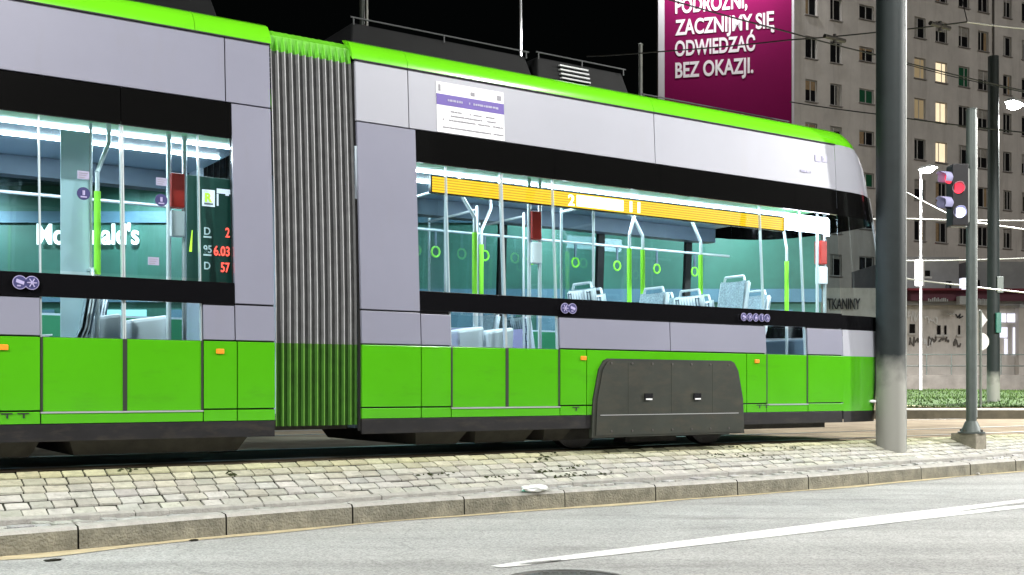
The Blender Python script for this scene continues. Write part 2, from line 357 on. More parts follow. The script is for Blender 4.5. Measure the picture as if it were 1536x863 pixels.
# ------------------------------------------------------------------ setting: ground, slope, kerb, road
ZR = -0.395                                   # road surface
ZKT = ZR + 0.148                             # kerb top
YT = 0.20                                    # top edge of the sloped paving, in the track frame
SL = 0.325
def interp(tab, x):
    if x <= tab[0][0]:
        (x0,y0),(x1,y1) = tab[0], tab[1]; return y0
    for (x0,y0),(x1,y1) in zip(tab, tab[1:]):
        if x <= x1: return y0 + (y1-y0)*(x-x0)/(x1-x0)
    (x0,y0),(x1,y1) = tab[-2], tab[-1]; return y1 + .5*(y1-y0)/(x1-x0)*(min(x, 40)-x1)
slope_tab = []
for u, v in ((0,779),(300,761),(500,748),(700,733),(900,720),(1000,713),(1200,700.5),(1336,691),(1536,680.7)):
    lo, hi = -3, .2
    for _ in range(60):
        m_ = (lo+hi)/2; z = SL*(m_-YT); s = S(u, m_); Y = TW(s, m_).y
        if VH + F*(H-z)/Y > v: lo = m_
        else: hi = m_
    slope_tab.append((s, m_))
kerb_tab = []
for u, v in ((0,838),(90,828),(300,807.5),(500,789),(700,772.5),(1000,751),(1200,737),(1336,724),(1536,706.5)):
    p = gz(u, v, ZR); kerb_tab.append(LOC(p.x, p.y))
yb = lambda s: interp(slope_tab, s)
yk = lambda s: interp(kerb_tab, s)
def smooth_tab(fn, s): return sum(fn(s+d) for d in (-.8,-.4,0,.4,.8))/5
YK = lambda s: smooth_tab(yk, s)
YB = lambda s: max(smooth_tab(yb, s), YK(s) + .34)
SS0, SS1 = -14.0, 60.0
ss = [SS0 + .5*i for i in range(int((SS1-SS0)/.5)+1)]

g = MB()          # track bed and everything beyond it, out to the horizon
rows = [[TW(s, YT+.02, -.006) for s in [-160, -60] + ss + [200, 500]], [TW(s, 2.6, -.006) for s in [-160, -60] + ss + [200, 500]],
        [TW(s, 700, -.006) for s in [-900, -60] + ss + [300, 1200]]]
g.grid(rows, 'track_ground'); tag(g.build('ground'), kind='structure')
g = MB()
g.grid([[TW(s, -60, ZR) for s in [-200]+ss+[400]], [TW(s, -12, ZR) for s in [-200]+ss+[400]], [TW(s, YK(s)+.05, ZR) for s in [-200]+ss+[400]]], 'asphalt')
tag(g.build('road'), kind='structure')
g = MB()          # bed under the pavers, dark joints
g.grid([[TW(s, YT, -.012) for s in ss], [TW(s, YB(s), SL*(YB(s)-YT)-.012) for s in ss], [TW(s, YB(s)-.004, SL*(YB(s)-YT)-.07) for s in ss], [TW(s, YK(s)+.02, ZKT-.07) for s in ss]], 'joint')
tag(g.build('paving_bed'), kind='structure')

def rnd_tint(base, var, hue=.05):
    k = base + random.uniform(-var, var); return (k*(1+random.uniform(-hue,hue)*.5), k, k*(1+random.uniform(-hue,hue)))
pv = MB(); NR = 6; LP = .158
for r in range(NR):
    f0, f1 = r/NR, (r+1)/NR
    s = SS0 + (LP/2 if r % 2 else 0) + random.uniform(-.02,.02)
    while s < 26:
        L = LP*random.uniform(.94, 1.05)
        g_ = .0045 + random.uniform(0, .003)
        dz = random.uniform(-.004, .004)
        q = []
        for zz in (-.03, 0):
            for (sa, fa) in ((s+g_, f0), (s+L-g_, f0), (s+L-g_, f1), (s+g_, f1)):
                b_ = YB(sa); wgt = fa + (.023 if fa == f0 else -.023)
                y = YT + (b_-YT)*wgt + random.uniform(-.003,.003); q.append(TW(sa+random.uniform(-.003,.003), y, SL*(y-YT) + zz + dz + random.uniform(-.0015,.0015)))
        yel = (1.02, 1.0, .8)
        k = rnd_tint(1.0, .16); pv.tint = (k[0]*yel[0], k[1], k[2]*(.70+.30*min(1, r/2.5)))
        q = [q[3],q[2],q[1],q[0],q[7],q[6],q[5],q[4]]
        pv.hexa(q, 'paver')
        s += L
o = pv.build('sloped_paving', bevel=.0025); tag(o, kind='structure')
ed = MB()         # edging stones at the foot of the slope
s = SS0
while s < 40:
    L = random.uniform(.95, 1.02); n_ = 4
    for i in range(n_):
        sa, sb = s + L*i/n_ + (.004 if i == 0 else 0), s + L*(i+1)/n_ - (.004 if i == n_-1 else 0)
        P = []
        for zt in (-.08, .012):
            for sq, dy in ((sa,-.075),(sb,-.075),(sb,-.008),(sa,-.008)):
                y = YB(sq); P.append(TW(sq, y+dy, SL*(y-YT)+zt - .012*(dy < -.05)))
        ed.hexa(P, 'kerb_top')
    s += L
tag(ed.build('edging_stone_strip', bevel=.004), kind='structure')
st = MB()         # rough setts between edging and kerb
rowsN = 3
for r in range(rowsN):
    s = SS0 + random.uniform(0, .1)
    while s < 30:
        L = random.uniform(.085, .16); P = []
        dz = random.uniform(-.020, .006)
        for zt in (-.06, 0):
            for sq, fq in ((s+.010, (r+.90)/rowsN), (s+L-.010, (r+.90)/rowsN), (s+L-.010, (r+.08)/rowsN), (s+.010, (r+.08)/rowsN)):
                y0 = YB(sq) - .105; y1 = YK(sq) + .135; y = y0 + (y1-y0)*fq + random.uniform(-.008,.008)
                z0 = SL*(YB(sq)-YT) - .022; z = z0 + (ZKT - .004 - z0)*fq
                P.append(TW(sq+random.uniform(-.008,.008), y, z + dz + zt + random.uniform(-.004,.004)))
        st.tint = rnd_tint(1.0, .2); st.hexa(P, 'sett'); s += L
tag(st.build('sett_strip', bevel=.006), kind='structure')
kb = MB()
_p = gz(117, 825, ZR); s = LOC(_p.x, _p.y)[0] - 14*1.0
kerb_joints = []
while s < 45:
    L = 1.0; n_ = 5; jig = random.uniform(-.004,.004)
    for i in range(n_):
        sa, sb = s + L*i/n_ + (.006 if i == 0 else 0), s + L*(i+1)/n_ - (.006 if i == n_-1 else 0)
        ya, yb_ = YK(sa)+jig, YK(sb)+jig
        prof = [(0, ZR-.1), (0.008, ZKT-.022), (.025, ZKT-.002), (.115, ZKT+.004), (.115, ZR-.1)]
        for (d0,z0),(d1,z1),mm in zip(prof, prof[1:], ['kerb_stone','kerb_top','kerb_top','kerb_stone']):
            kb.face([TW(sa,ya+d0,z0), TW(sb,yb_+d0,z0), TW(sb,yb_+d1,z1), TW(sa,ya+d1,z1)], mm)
        if i == 0: kb.face([TW(sa,ya+d,z) for d,z in prof], 'joint')
        if i == n_-1: kb.face([TW(sb,yb_+d,z) for d,z in reversed(prof)], 'joint')
    s += L
tag(kb.build('kerb'), kind='structure')
ds = MB()         # sandy dust that has gathered along the kerb foot
def dw(s): return .085 + .03*math.sin(s*1.7) + .02*math.sin(s*4.1+1) + (.10*math.exp(-((s+.05)/.35)**2))
fs = [SS0 + .1*i for i in range(int((40-SS0)/.1))]
ds.grid([[TW(s, YK(s)-max(.02,dw(s)), ZR+.004) for s in fs], [TW(s, YK(s)+.01, ZR+.004) for s in fs]], 'dust')
tag(ds.build('kerb_dust'), kind='structure')
ln = MB()         # worn lane line
top = [(736,849),(775,843),(815,837.5),(990,815.5),(1165,793),(1340,771),(1536,749),(1700,730)]
bot = [(752,851),(790,848),(840,841),(978,826),(1165,804.5),(1340,784),(1536,762),(1700,743)]
ln.grid([[gz(u,v,ZR+.004) for u,v in bot], [gz(u,v,ZR+.004) for u,v in top]], 'line_paint')
tag(ln.build('lane_line'), kind='structure')
ln = MB(); a_ = [(1440,766.5),(1500,757.5),(1536,753),(1700,733)]; b_ = [(1440,767),(1500,760),(1536,756.5),(1700,737)]
ln.grid([[gz(u,v,ZR+.008) for u,v in b_], [gz(u,v,ZR+.008) for u,v in a_]], 'asphalt')
a_ = [(778,845.5),(800,842.5),(842,839)]; b_ = [(778,846),(800,845),(842,840.2)]
ln.grid([[gz(u,v,ZR+.008) for u,v in b_], [gz(u,v,ZR+.008) for u,v in a_]], 'asphalt')
tag(ln.build('worn_line_gap'), kind='structure')
# rails (two tracks)
for i, y in enumerate((.53, 1.965, 5.2, 6.64)):
    m = MB(); 
    for d0, d1, z in ((-.035,.035,.004),):
        m.face([TW(-60,y+d0,z),TW(120,y+d0,z),TW(120,y+d1,z),TW(-60,y+d1,z)], 'steel_rail')
        m.face([TW(-60,y+d0,-.02),TW(120,y+d0,-.02),TW(120,y+d0,z),TW(-60,y+d0,z)], 'steel_rail')
    tag(m.build('track_rail'), kind='structure')
# moss tufts in the joints
for (cu, cv, n_, sp, dr) in ((1085,658,26,.10,(.35,-.25)),(1120,685,30,.13,(.5,-.12)),(845,703,26,.16,(.3,.05)),(880,712,20,.2,(.3,0)),(815,688,16,.14,(.2,.1)),(345,711,8,.03,(.03,0)),(650,712,10,.15,(.2,0)),(760,715,10,.12,(.2,0)),(1180,672,14,.2,(.3,-.05)),(210,705,8,.1,(.1,0))):
    m = MB()
    for _ in range(60):
        if abs(cu-0) >= 0: pass
        break
    lo, hi = -3, .2
    for _ in range(50):
        mm_ = (lo+hi)/2; z = SL*(mm_-YT); s_ = S(cu, mm_); Y = TW(s_, mm_).y
        if VH + F*(H-z)/Y > cv: lo = mm_
        else: hi = mm_
    for _ in range(n_):
        q = random.uniform(-.5,.5); s1 = s_ + dr[0]*q*2 + random.gauss(0, sp*.35); y1 = mm_ + dr[1]*q*2 + random.gauss(0, .02)
        if y1 > YT or y1 < YB(s1): continue
        z1 = SL*(y1-YT)
        r = random.uniform(.008, .022)
        pts = [TW(s1 + r*math.cos(t)*random.uniform(.7,1.5), y1 + r*math.sin(t)*.8, z1+SL*r*math.sin(t)*.8+.002) for t in [k*math.pi/3 for k in range(6)]]
        c = TW(s1, y1, z1 + random.uniform(.008,.016))
        for k in range(6): m.face([pts[k], pts[(k+1)%6], c], 'moss')
    tag(m.build('moss'), kind='stuff')

# manhole cover at the bottom edge, crumpled tissue, pebbles
mh = thing('manhole_cover', 'round iron manhole cover sunk in the asphalt at the near edge of the road', 'manhole cover', gz(850, 873, ZR))
m = MB(); m.lathe((0,0,0), [(.42,.003),(.41,.008),(.35,.010),(.345,.004)], 'asphalt', 40); m.build('collar', mh, smooth=True)
m = MB(); m.lathe((0,0,0), [(.325,.004),(.325,.014),(.30,.014),(.295,.008),(.01,.008)], 'iron', 40)
for i in range(-5, 6):
    for j in range(-5, 6):
        if math.hypot(i,j)*.05 < .27: m.box(i*.05-.016,i*.05+.016,j*.05-.016,j*.05+.016,.007,.013,'iron')
m.build('iron_lid', mh)
def blob(name, lab, cat, pos, sx, sy, sz, mats, seed, parts=None):
    rr = random.Random(seed); m = MB(); nu, nv = 16, 9; rows = []
    for i in range(nv+1):
        th = math.pi*i/nv; row = []
        for j in range(nu):
            ph = 2*math.pi*j/nu; k = 1 + rr.uniform(-.28,.28)*(0 < i < nv)
            row.append((sx*math.sin(th)*math.cos(ph)*k, sy*math.sin(th)*math.sin(ph)*k, sz*(1+math.cos(th)*k)*.5))
        rows.append(row)
    m.grid(rows[::-1], lambda i,j: mats[1] if (len(mats) > 1 and 7 <= j <= 8 and i < 6) else mats[0], closed=True)
    o = m.build(name, loc=pos, rotz=A); return tag(o, lab, cat)
def on_strip(u, v):
    for k in range(400):
        t_ = k/400; lo = None
        Y = 6 + 8*t_; p = at(u, v, Y); s_, y_ = LOC(p.x, p.y)
        zs = SL*(YB(s_)-YT)-.02 if y_ > YB(s_)-.1 else ZKT
        if p.z <= zs + .01: return Vector((p.x, p.y, zs))
    return gz(u, v, -.3)
blob('crumpled_tissue', 'crumpled white paper tissue with a green fold lying on the setts by the kerb', 'litter', on_strip(802, 736), .135, .06, .055, ('paper','paper_green'), 3)
for i, (u, v, sz) in enumerate(((1467,713,.03),)):
    p = gz(u, v, ZR); blob('pebble', 'small pale stone lying on the road against the kerb', 'stone', (p.x, p.y, ZR), sz, sz*.7, sz, ('kerb_top',), 10+i)
for i, (u, v, sz, lab) in enumerate(((80,842,.055,'flat dark leaf scrap on the road at the left end of the kerb'),(291,812,.03,'small dark scrap on the road below the second kerb stone'))):
    p = gz(u, v, ZR); blob('leaf_scrap', lab, 'litter', (p.x, p.y, ZR), sz, sz*.35, .014, ('joint',), 20+i)

# ------------------------------------------------------------------ the tram (x along the track, y away from the kerb, z over the rail)
tram = thing('tram', 'long articulated tram, lime green below and along the roof, grey above, with lit windows', 'tram', (P0.x, P0.y, 0), A)
W = 2.40
def yp(z): return 0.0 if z < 1.0 else .13*(z-1.0)/2.45
def slab(m, s0, s1, z0, z1, mt, off=0.0, th=.03, far=False):
    nz = max(1, int((z1-z0)/.3)); ring = []
    zs = [z0 + (z1-z0)*i/nz for i in range(nz+1)]
    f_ = (lambda y: W - y) if far else (lambda y: y)
    outer = [(f_(yp(z)+off), z) for z in zs]; inner = [(f_(yp(z)+off+th), z) for z in reversed(zs)]
    loop = outer + inner
    rows = [[(s, y, z) for y, z in loop] for s in (s0, s1)]
    if far: rows.reverse()
    m.grid(rows, mt, closed=True)
    m.face([(s0,y,z) for y,z in (loop if far else loop[::-1])], mt); m.face([(s1,y,z) for y,z in (loop[::-1] if far else loop)], mt)
def panel(name, s0, s1, z0, z1, mt, off=0.0, gap=.005, bevel=.004, label=None, th=.03):
    m = MB(); slab(m, s0+gap, s1-gap, z0, z1, mt, off, th); o = m.build(name, tram, bevel=bevel)
    if label: o['label'] = label
    return o
ZS0, ZS1, ZG1, ZB, ZW0, ZW1, ZBB, ZGT = .22, .348, .985, 1.30, 1.455, 2.62, 2.915, 3.445
SA0, SA1 = -6.0, 2.075
SB0, SB1 = 2.835, 8.985
dA0, dA1 = S(61), S(305)
gA = S(353)
gB0, gB1 = 2.85, S(632)
dB0, dB1 = S(677), S(840)
dF0, dF1 = S(1150), S(1212)
# dark shell behind the panels (both cars): lower walls, upper walls, floor, far side
def shell(name, a, b, doors, winspans):
    m = MB()
    for z0, z1 in ((.25, .99), (2.66, 3.44)):
        slab(m, a, b, z0, z1, 'shell_dark', .034, .02)
    # wall behind grey low panels where there is no door glass
    prev = a
    for d0, d1 in doors + [(b, b)]:
        if d0 > prev: slab(m, prev, d0, .99, 1.45, 'shell_dark', .034, .02)
        prev = d1
    for s0, s1 in winspans: slab(m, s0, s1, 1.45, 2.66, 'shell_dark', .034, .02)
    m.box(a, b, .09, W-.09, .27, .36, 'interior_dark')
    m.build(name, tram)
    m = MB(); slab(m, a, b, .25, 1.30, 'grey_paint', 0, .05, far=True); slab(m, a, b, 2.55, 3.44, 'grey_paint', 0, .05, far=True)
    s = S(104, 2.35) - 1.45*6 if a < 0 else a
    while s < b:
        if s >= a: slab(m, s, min(s+.10, b), 1.30, 2.55, 'shell_dark', 0, .05, far=True)
        s += 1.45
    m.build('far_wall', tram)
    m = MB(); slab(m, a, b, 1.305, 2.545, 'tram_glass', .02, .008, far=True); m.build('far_window', tram)
    # interior lining
    m = MB()
    m.box(a, b, .14, .62, 2.70, 2.74, 'ceiling_green'); m.box(a, b, .62, 2.26, 2.70, 2.74, 'ceiling_blue')
    m.box(a, b, 2.10, 2.28, 2.52, 2.695, 'interior_dark')
    m.box(a, b, 2.20, 2.30, .36, 1.30, 'interior_grey'); m.box(a, b, 2.19, 2.205, 1.02, 1.28, 'interior_green')
    m.build('interior_lining', tram)
    for y in (.74, 1.22):
        m = MB(); m.box(a+.05, b-.05, y, y+.03, 2.685, 2.699, 'ceil_light'); m.build('ceiling_light_strip', tram)
    al = bpy.data.lights.new('ceiling_lamp_light', 'AREA'); al.shape = 'RECTANGLE'; al.size = b-a-.2; al.size_y = .5; al.energy = 15*(b-a); al.color = (.88,.95,1)
    ao = bpy.data.objects.new('ceiling_lamp_light', al); col.objects.link(ao); ao.parent = tram; ao.location = ((a+b)/2, 1.0, 2.66)
shell('body_shell', SA0, SA1, [(dA0, dA1)], [(gA, SA1)])
shell('body_shell', SB0, SB1, [(dB0, dB1), (dF0, dF1)], [(SB0, gB1)])
# partitions at the articulation
m = MB(); m.box(SA1-.04, SA1, .1, .6, .36, 2.7, 'interior_grey'); m.box(SA1-.04, SA1, 1.8, 2.3, .36, 2.7, 'interior_grey')
m.box(SB0, SB0+.04, .1, .6, .36, 2.7, 'interior_grey'); m.box(SB0, SB0+.04, 1.8, 2.3, .36, 2.7, 'interior_grey'); m.build('gangway_partition', tram)
# --- side panels
uS = S(345)
for a, b in ((SA0,-2.3),(-2.3,uS),(uS,SA1)): panel('upper_panel', a, b, ZBB+.006, ZGT, 'grey_paint')
for a, b in ((SB0+.012,S(622)),(S(622),S(993)),(S(993),SB1)): panel('upper_panel', a, b, ZBB+.006, ZGT, 'grey_paint_lit')
panel('window_pillar_panel', gA, SA1, 1.292, ZBB-.004, 'grey_paint'); panel('window_pillar_panel', gB0, gB1, 1.292, ZBB-.004, 'grey_paint')
panel('waist_panel', gA, SA1, .997, 1.278, 'grey_paint'); panel('waist_panel', gB0, gB1, .997, 1.278, 'grey_paint')
panel('waist_panel', SA0, dA0, .997, ZB-.03, 'grey_paint'); panel('waist_panel', dA1, gA, .997, ZB-.03, 'grey_paint')
panel('waist_panel', gB1, dB0, .997, ZB-.03, 'grey_paint')
uM = S(1006)
panel('waist_panel', dB1, uM, .997, ZB-.01, 'grey_paint'); panel('waist_panel', uM, dF0, .997, ZB-.01, 'grey_paint')
panel('waist_panel', dF1, SB1, .997, ZB-.01, 'grey_paint')
# black glazing bands
for a, b in ((SA0,-2.3),(-2.3,S(186)),(S(186),gA)): panel('black_band', a, b, ZW1+.006, ZBB-.004, 'black_gloss', gap=.003)
for a, b in ((gB1,S(755)),(S(755),S(840)),(S(840),S(1000)),(S(1000),S(1202)),(S(1202),SB1)): panel('black_band', a, b, ZW1+.006, ZBB-.004, 'black_gloss', gap=.003)
for a, b in ((SA0,dA0),(dA0,dA1),(dA1,gA)): panel('waist_stripe', a, b, ZB-.02, ZW0, 'stripe_black', off=-.003, gap=.001)
for a, b in ((gB1,dB0),(dB0,dB1),(dB1,uM),(uM,dF0),(dF0,dF1),(dF1,SB1)): panel('waist_stripe', a, b, ZB, ZW0+.02, 'stripe_black', off=-.003, gap=.001)
# green skirts
for a, b in ((SA0,-2.4),(-2.4,-1.1),(-1.1,dA0),(dA1,S(356)),(S(356),SA1),(gB0,gB1),(gB1,dB0),(dB1,S(880)),(S(880),S(1120)),(S(1120),dF0),(dF1,S(1265)),(S(1265),SB1)):
    panel('lower_panel', a, b, .452, ZG1, 'green_paint')
    panel('sill_panel', a, b, .352, .440, 'green_paint')
for a, b in ((dA0,dA1),(dB0,dB1),(dF0,dF1)): panel('sill_panel', a, b, .352, .428, 'green_paint')
for a, b in ((SA0,SA1),(gB0,S(890)),(S(890),SB1)): panel('skirt', a, b, ZS0, ZS1, 'skirt', off=.006)
# windows
def window(s0, s1, z0=None, z1=None, name='window'):
    m = MB(); slab(m, s0+.004, s1-.004, z0 or ZW0+.004, z1 or ZW1, 'tram_glass', .004, .008); return m.build(name, tram)
for a, b in ((SA0,-2.3),(-2.3,dA0),(dA1,gA),(gB1,dB0),(dB1,uM),(uM,S(1105)),(S(1105),dF0),(dF1,SB1)): window(a, b)
# doors
def door(d0, d1, leaves):
    for k in range(leaves):
        a = d0 + (d1-d0)*k/leaves; b = d0 + (d1-d0)*(k+1)/leaves
        m = MB(); slab(m, a+.014, b-.014, .440, .985, 'green_paint', .006, .03); d = m.build('door', tram, bevel=.004)
        m = MB(); slab(m, a+.014, b-.014, .992, ZB-.024, 'tram_glass', .008, .008); slab(m, a+.014, b-.014, ZW0+.024, ZW1, 'tram_glass', .008, .008); m.build('door_window', d)
        m = MB(); 
        for q in (a, b-.016): slab(m, q, q+.016, .445, .985, 'rubber', .002, .03); slab(m, q+.002, q+.014, .985, ZW1, 'handrail', .02, .03)
        m.build('door_seal', d)
    m = MB(); slab(m, d0, d1, .428, .440, 'roof_edge', -.006, .04); m.build('door_sill', tram)
door(dA0, dA1, 2); door(dB0, dB1, 2); door(dF0, dF1, 1)
# cant rail and roof
def rooff(a, b):
    prof = [(yp(3.452), 3.452), (yp(3.452)+.005, 3.50), (.165, 3.56), (.20, 3.61), (.26, 3.645), (.34, 3.665)]
    prof2 = [(.34,3.665),(.6,3.69),(1.2,3.70),(W-.6,3.69),(W-.34,3.665)]
    m = MB(); m.grid([[(a,y,z) for y,z in prof],[(b,y,z) for y,z in prof]], 'cant_green')
    m.face([(a,y,z) for y,z in reversed(prof)], 'cant_green'); m.face([(b,y,z) for y,z in prof], 'cant_green'); m.build('cant_rail', tram, smooth=True)
    m = MB(); m.grid([[(a,y,z) for y,z in prof2],[(b,y,z) for y,z in prof2]], 'roof_dark'); 
    pr3 = [(W-y,z) for y,z in reversed(prof)]
    m.grid([[(a,y,z) for y,z in pr3],[(b,y,z) for y,z in pr3]], 'cant_green'); m.build('roof', tram, smooth=True)
rooff(SA0, S(300)); rooff(S(300)+.004, SA1+.012); rooff(SB0-.012, S(622)); rooff(S(622)+.004, S(993)); rooff(S(993)+.004, SB1)
m = MB(); m.box(SA0, SA1, .115, .13, ZGT, 3.455, 'shell_dark'); m.box(SB0, SB1, .115, .13, ZGT, 3.455, 'shell_dark'); m.build('gutter', tram)
# bellows
m = MB(); b0, b1 = SA1+.014, SB0-.014; nf = 12
prof = [(0.03,.30),(.03,.985),(.035,1.4),(.06,2.0),(.10,2.7),(.15,3.42),(.19,3.54),(.27,3.60),(.5,3.62),(1.2,3.63),(W-.5,3.62),(W-.19,3.54),(W-.10,2.7),(W-.03,1.0),(W-.03,.3)]
xs = []
for i in range(nf):
    w0 = b0 + (b1-b0)*i/nf; wl = (b1-b0)/nf
    xs += [(w0, 0, 0), (w0+wl*.12, 0, 0), (w0+wl*.22, .02, 1), (w0+wl*.45, .040, 1), (w0+wl*.70, .040, 1), (w0+wl*.92, .02, 1)]
xs.append((b1, 0, 0))
nx = len(xs)
def bell(s_, dep):
    out = []
    for y, z in prof:
        if z > 3.5: out.append((s_, y, z + .012 - dep*.06))
        elif y < 1.2: out.append((s_, y+dep, z))
        else: out.append((s_, y-dep, z))
    return out
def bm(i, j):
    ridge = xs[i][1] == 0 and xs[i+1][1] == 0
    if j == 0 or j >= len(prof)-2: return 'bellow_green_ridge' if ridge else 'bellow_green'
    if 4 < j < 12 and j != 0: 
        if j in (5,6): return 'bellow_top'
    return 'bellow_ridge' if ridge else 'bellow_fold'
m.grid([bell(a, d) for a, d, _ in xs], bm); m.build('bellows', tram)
m = MB(); m.box(b0-.01, b1+.01, .25, W-.25, .26, .34, 'under_dark'); m.build('gangway_floor', tram)
# bogie fairing
m = MB(); s0, s1 = S(886), S(1115); z1 = .905; pts = []
for (ps, pz) in ((s0,.13),(s0+.02,.5),(s0+.09,.80),(s0+.15,.885),(s0+.20,z1),(s1-.20,z1),(s1-.15,.885),(s1-.09,.80),(s1-.02,.5),(s1,.13)): pts.append((ps, pz))
m.face([(a,-.016,z) for a,z in pts[::-1]], 'fairing'); m.grid([[(a,-.016,z) for a,z in pts],[(a,.03,z) for a,z in pts]], 'rubber', closed=True)
fo = m.build('bogie_fairing', tram)
m = MB(); cx = (s0+s1)/2; k = .955
m.face([(cx+(a-cx)*k, -.024, .15+(z-.13)*.955) for a,z in pts[::-1]], 'fairing'); m.grid([[(cx+(a-cx)*k, -.024, .15+(z-.13)*.955) for a,z in pts],[(cx+(a-cx)*k, -.012, .15+(z-.13)*.955) for a,z in pts]], 'shell_dark', closed=True)
m.build('fairing_cover', fo)
for u in (970, 1043):
    m = MB(); q = S(u); m.box(q-.05,q+.05,-.036,-.022,.50,.56,'display_black'); m.box(q-.04,q+.04,-.042,-.034,.495,.51,'label_white'); m.build('fairing_latch', fo)
m = MB(); m.box(s0+.1, s1-.1, -.029, -.022, .345, .352, 'roof_edge'); m.build('fairing_trim', fo)
for k in range(7):
    for zq in (.19, .86):
        q = s0+.24+(s1-s0-.48)*k/6; m = MB(); m.tube((q,-.030,zq),(q,-.022,zq),.011,'iron',n=8); m.build('bolt', fo)
for k in range(3):
    q = s0+.45+.57*k; m = MB()
    m.box(q,q+.004,-.0255,-.0235,.36,.87,'rubber'); m.build('panel_joint', fo)
# bogies and underframe
def bogie(c):
    m = MB(); m.box(c-1.15, c+1.15, .32, .46, .10, .26, 'under_dark'); m.box(c-1.15, c+1.15, W-.46, W-.32, .10, .26, 'under_dark')
    m.box(c-.35, c+.35, .3, .5, .055, .12, 'under_dark'); m.box(c-.6, c+.6, .5, W-.5, .12, .3, 'under_dark'); b = m.build('bogie', tram, bevel=.01)
    for dx in (-.9, .9):
        for y in (.48, W-.48):
            m = MB(); m.tube((c+dx, y-.06, .29), (c+dx, y+.06, .29), .29, 'iron', n=28); m.tube((c+dx, y-.075, .29), (c+dx, y+.02, .29), .12, 'under_dark', n=20); m.build('wheel', b, smooth=True)
bogie((s0+s1)/2); bogie(-2.6)
for a, b in ((SA0, -4.2), (-1.0, .3), (.5, 1.9), (3.45, 4.0), (4.08, 4.75), (4.86, 5.2)): 
    m = MB(); m.hexa([(a+.06,.25,.10),(b-.06,.25,.10),(b-.06,W-.25,.10),(a+.06,W-.25,.10),(a,.14,.23),(b,.14,.23),(b,W-.14,.23),(a,W-.14,.23)], 'under_dark'); m.build('underframe_box', tram)
m = MB(); m.box(7.5, 8.9, .2, W-.2, .16, .25, 'under_dark'); m.build('underframe_box', tram)
# roof equipment
def roofbox(a, b, y0, y1, zt, louvre=None):
    m = MB(); m.hexa([(a,y0,3.66),(b,y0,3.66),(b,y1,3.66),(a,y1,3.66),(a+.05,y0+.08,zt),(b-.05,y0+.08,zt),(b-.05,y1-.08,zt),(a+.05,y1-.08,zt)], 'roof_dark'); o = m.build('roof_box', tram, bevel=.015)
    if louvre:
        m = MB()
        for k in range(4): m.box(louvre[0], louvre[1], y0-.012+k*.012, y0+.05, 3.72+k*.045, 3.735+k*.045, 'roof_edge')
        m.build('louvre', o)
    m = MB(); m.tube((a+.02, y0+.05, zt+.035), (b-.02, y0+.05, zt+.035), .008, 'roof_rail', n=6)
    for k in range(3): q = a+.05+(b-a-.1)*k/2; m.tube((q,y0+.05,zt-.03),(q,y0+.05,zt+.035),.007,'roof_rail',n=6)
    m.build('roof_railing', o)
roofbox(-5.6, -1.8, .42, 1.98, 3.90); roofbox(-1.6, 1.75, .42, 1.98, 3.88)
roofbox(2.95, S(800,.42), .42, 1.98, 3.90); roofbox(S(806,.42), S(945,.42), .42, 1.98, 3.92, (S(842,.42), S(885,.42))); roofbox(S(965,.6), S(1190,.6), .60, 1.8, 3.76)
# nose
sil = [(.22,1290),(.35,1296),(.60,1300),(.985,1305),(1.29,1308),(1.46,1310),(1.9,1309),(2.3,1303),(2.62,1297),(2.915,1290),(3.1,1287),(3.25,1282),(3.38,1274),(3.452,1266),(3.50,1262),(3.56,1256),(3.61,1250),(3.645,1241),(3.665,1232),(3.688,1218)]
YN = {3.50:.135, 3.56:.165, 3.61:.20, 3.645:.26, 3.665:.34, 3.688:.60}
rows = []; nth = 24
for z, u in sil:
    sc = max(SB1 + .03, S(u, .55) + .10)
    row = []
    for i in range(nth+1):
        th = math.pi*i/nth; yy = YN.get(z, yp(min(z, 3.452))); hw = W/2 - yy; c, s_ = math.cos(th), math.sin(th)
        e = 2/2.9
        row.append((SB1 + (sc-SB1)*(s_**e if s_ > 1e-9 else 0), W/2 - hw*math.copysign(abs(c)**e, c), z))
    rows.append(row)
def part_rows(name, i0, i1, mt, smooth=True, cap=None):
    m = MB(); m.grid(rows[i0:i1+1], mt)
    if cap: m.face(rows[i1], cap)
    return m.build(name, tram, smooth=smooth)
part_rows('front_skirt', 0, 1, 'skirt'); part_rows('front_bumper', 1, 3, 'green_paint'); part_rows('front_waist', 3, 4, 'grey_paint_lit'); part_rows('front_stripe', 4, 5, 'stripe_black')
part_rows('windscreen', 5, 8, 'tram_glass'); part_rows('windscreen_band', 8, 9, 'black_gloss'); part_rows('front_hood', 9, 13, 'grey_paint_lit'); part_rows('front_roof', 13, 19, 'cant_green', cap='roof_dark')
m = MB()
for i in range(5, 9):
    pass
for j in (5,):
    for a, b in zip(rows[5:10], rows[6:10]): m.tube(Vector(a[j])+Vector((.004,-.006,0)), Vector(b[j])+Vector((.004,-.006,0)), .014, 'roof_edge', n=8)
m.build('windscreen_pillar', tram, smooth=True)
for j, lab in ((3, None), (nth-3, None)):
    p = Vector(rows[2][j]); m = MB(); m.box(p.x-.10, p.x+.004, p.y-.05, p.y+.05, .44, .475, 'label_white'); m.build('headlight', tram, bevel=.02)
m = MB(); m.box(SB1, SB1+.42, .25, W-.25, .36, 1.0, 'interior_dark'); m.box(SB1-.02, SB1+.25, .3, W-.3, 1.0, 1.2, 'interior_dark'); m.build('driver_desk', tram, bevel=.02)
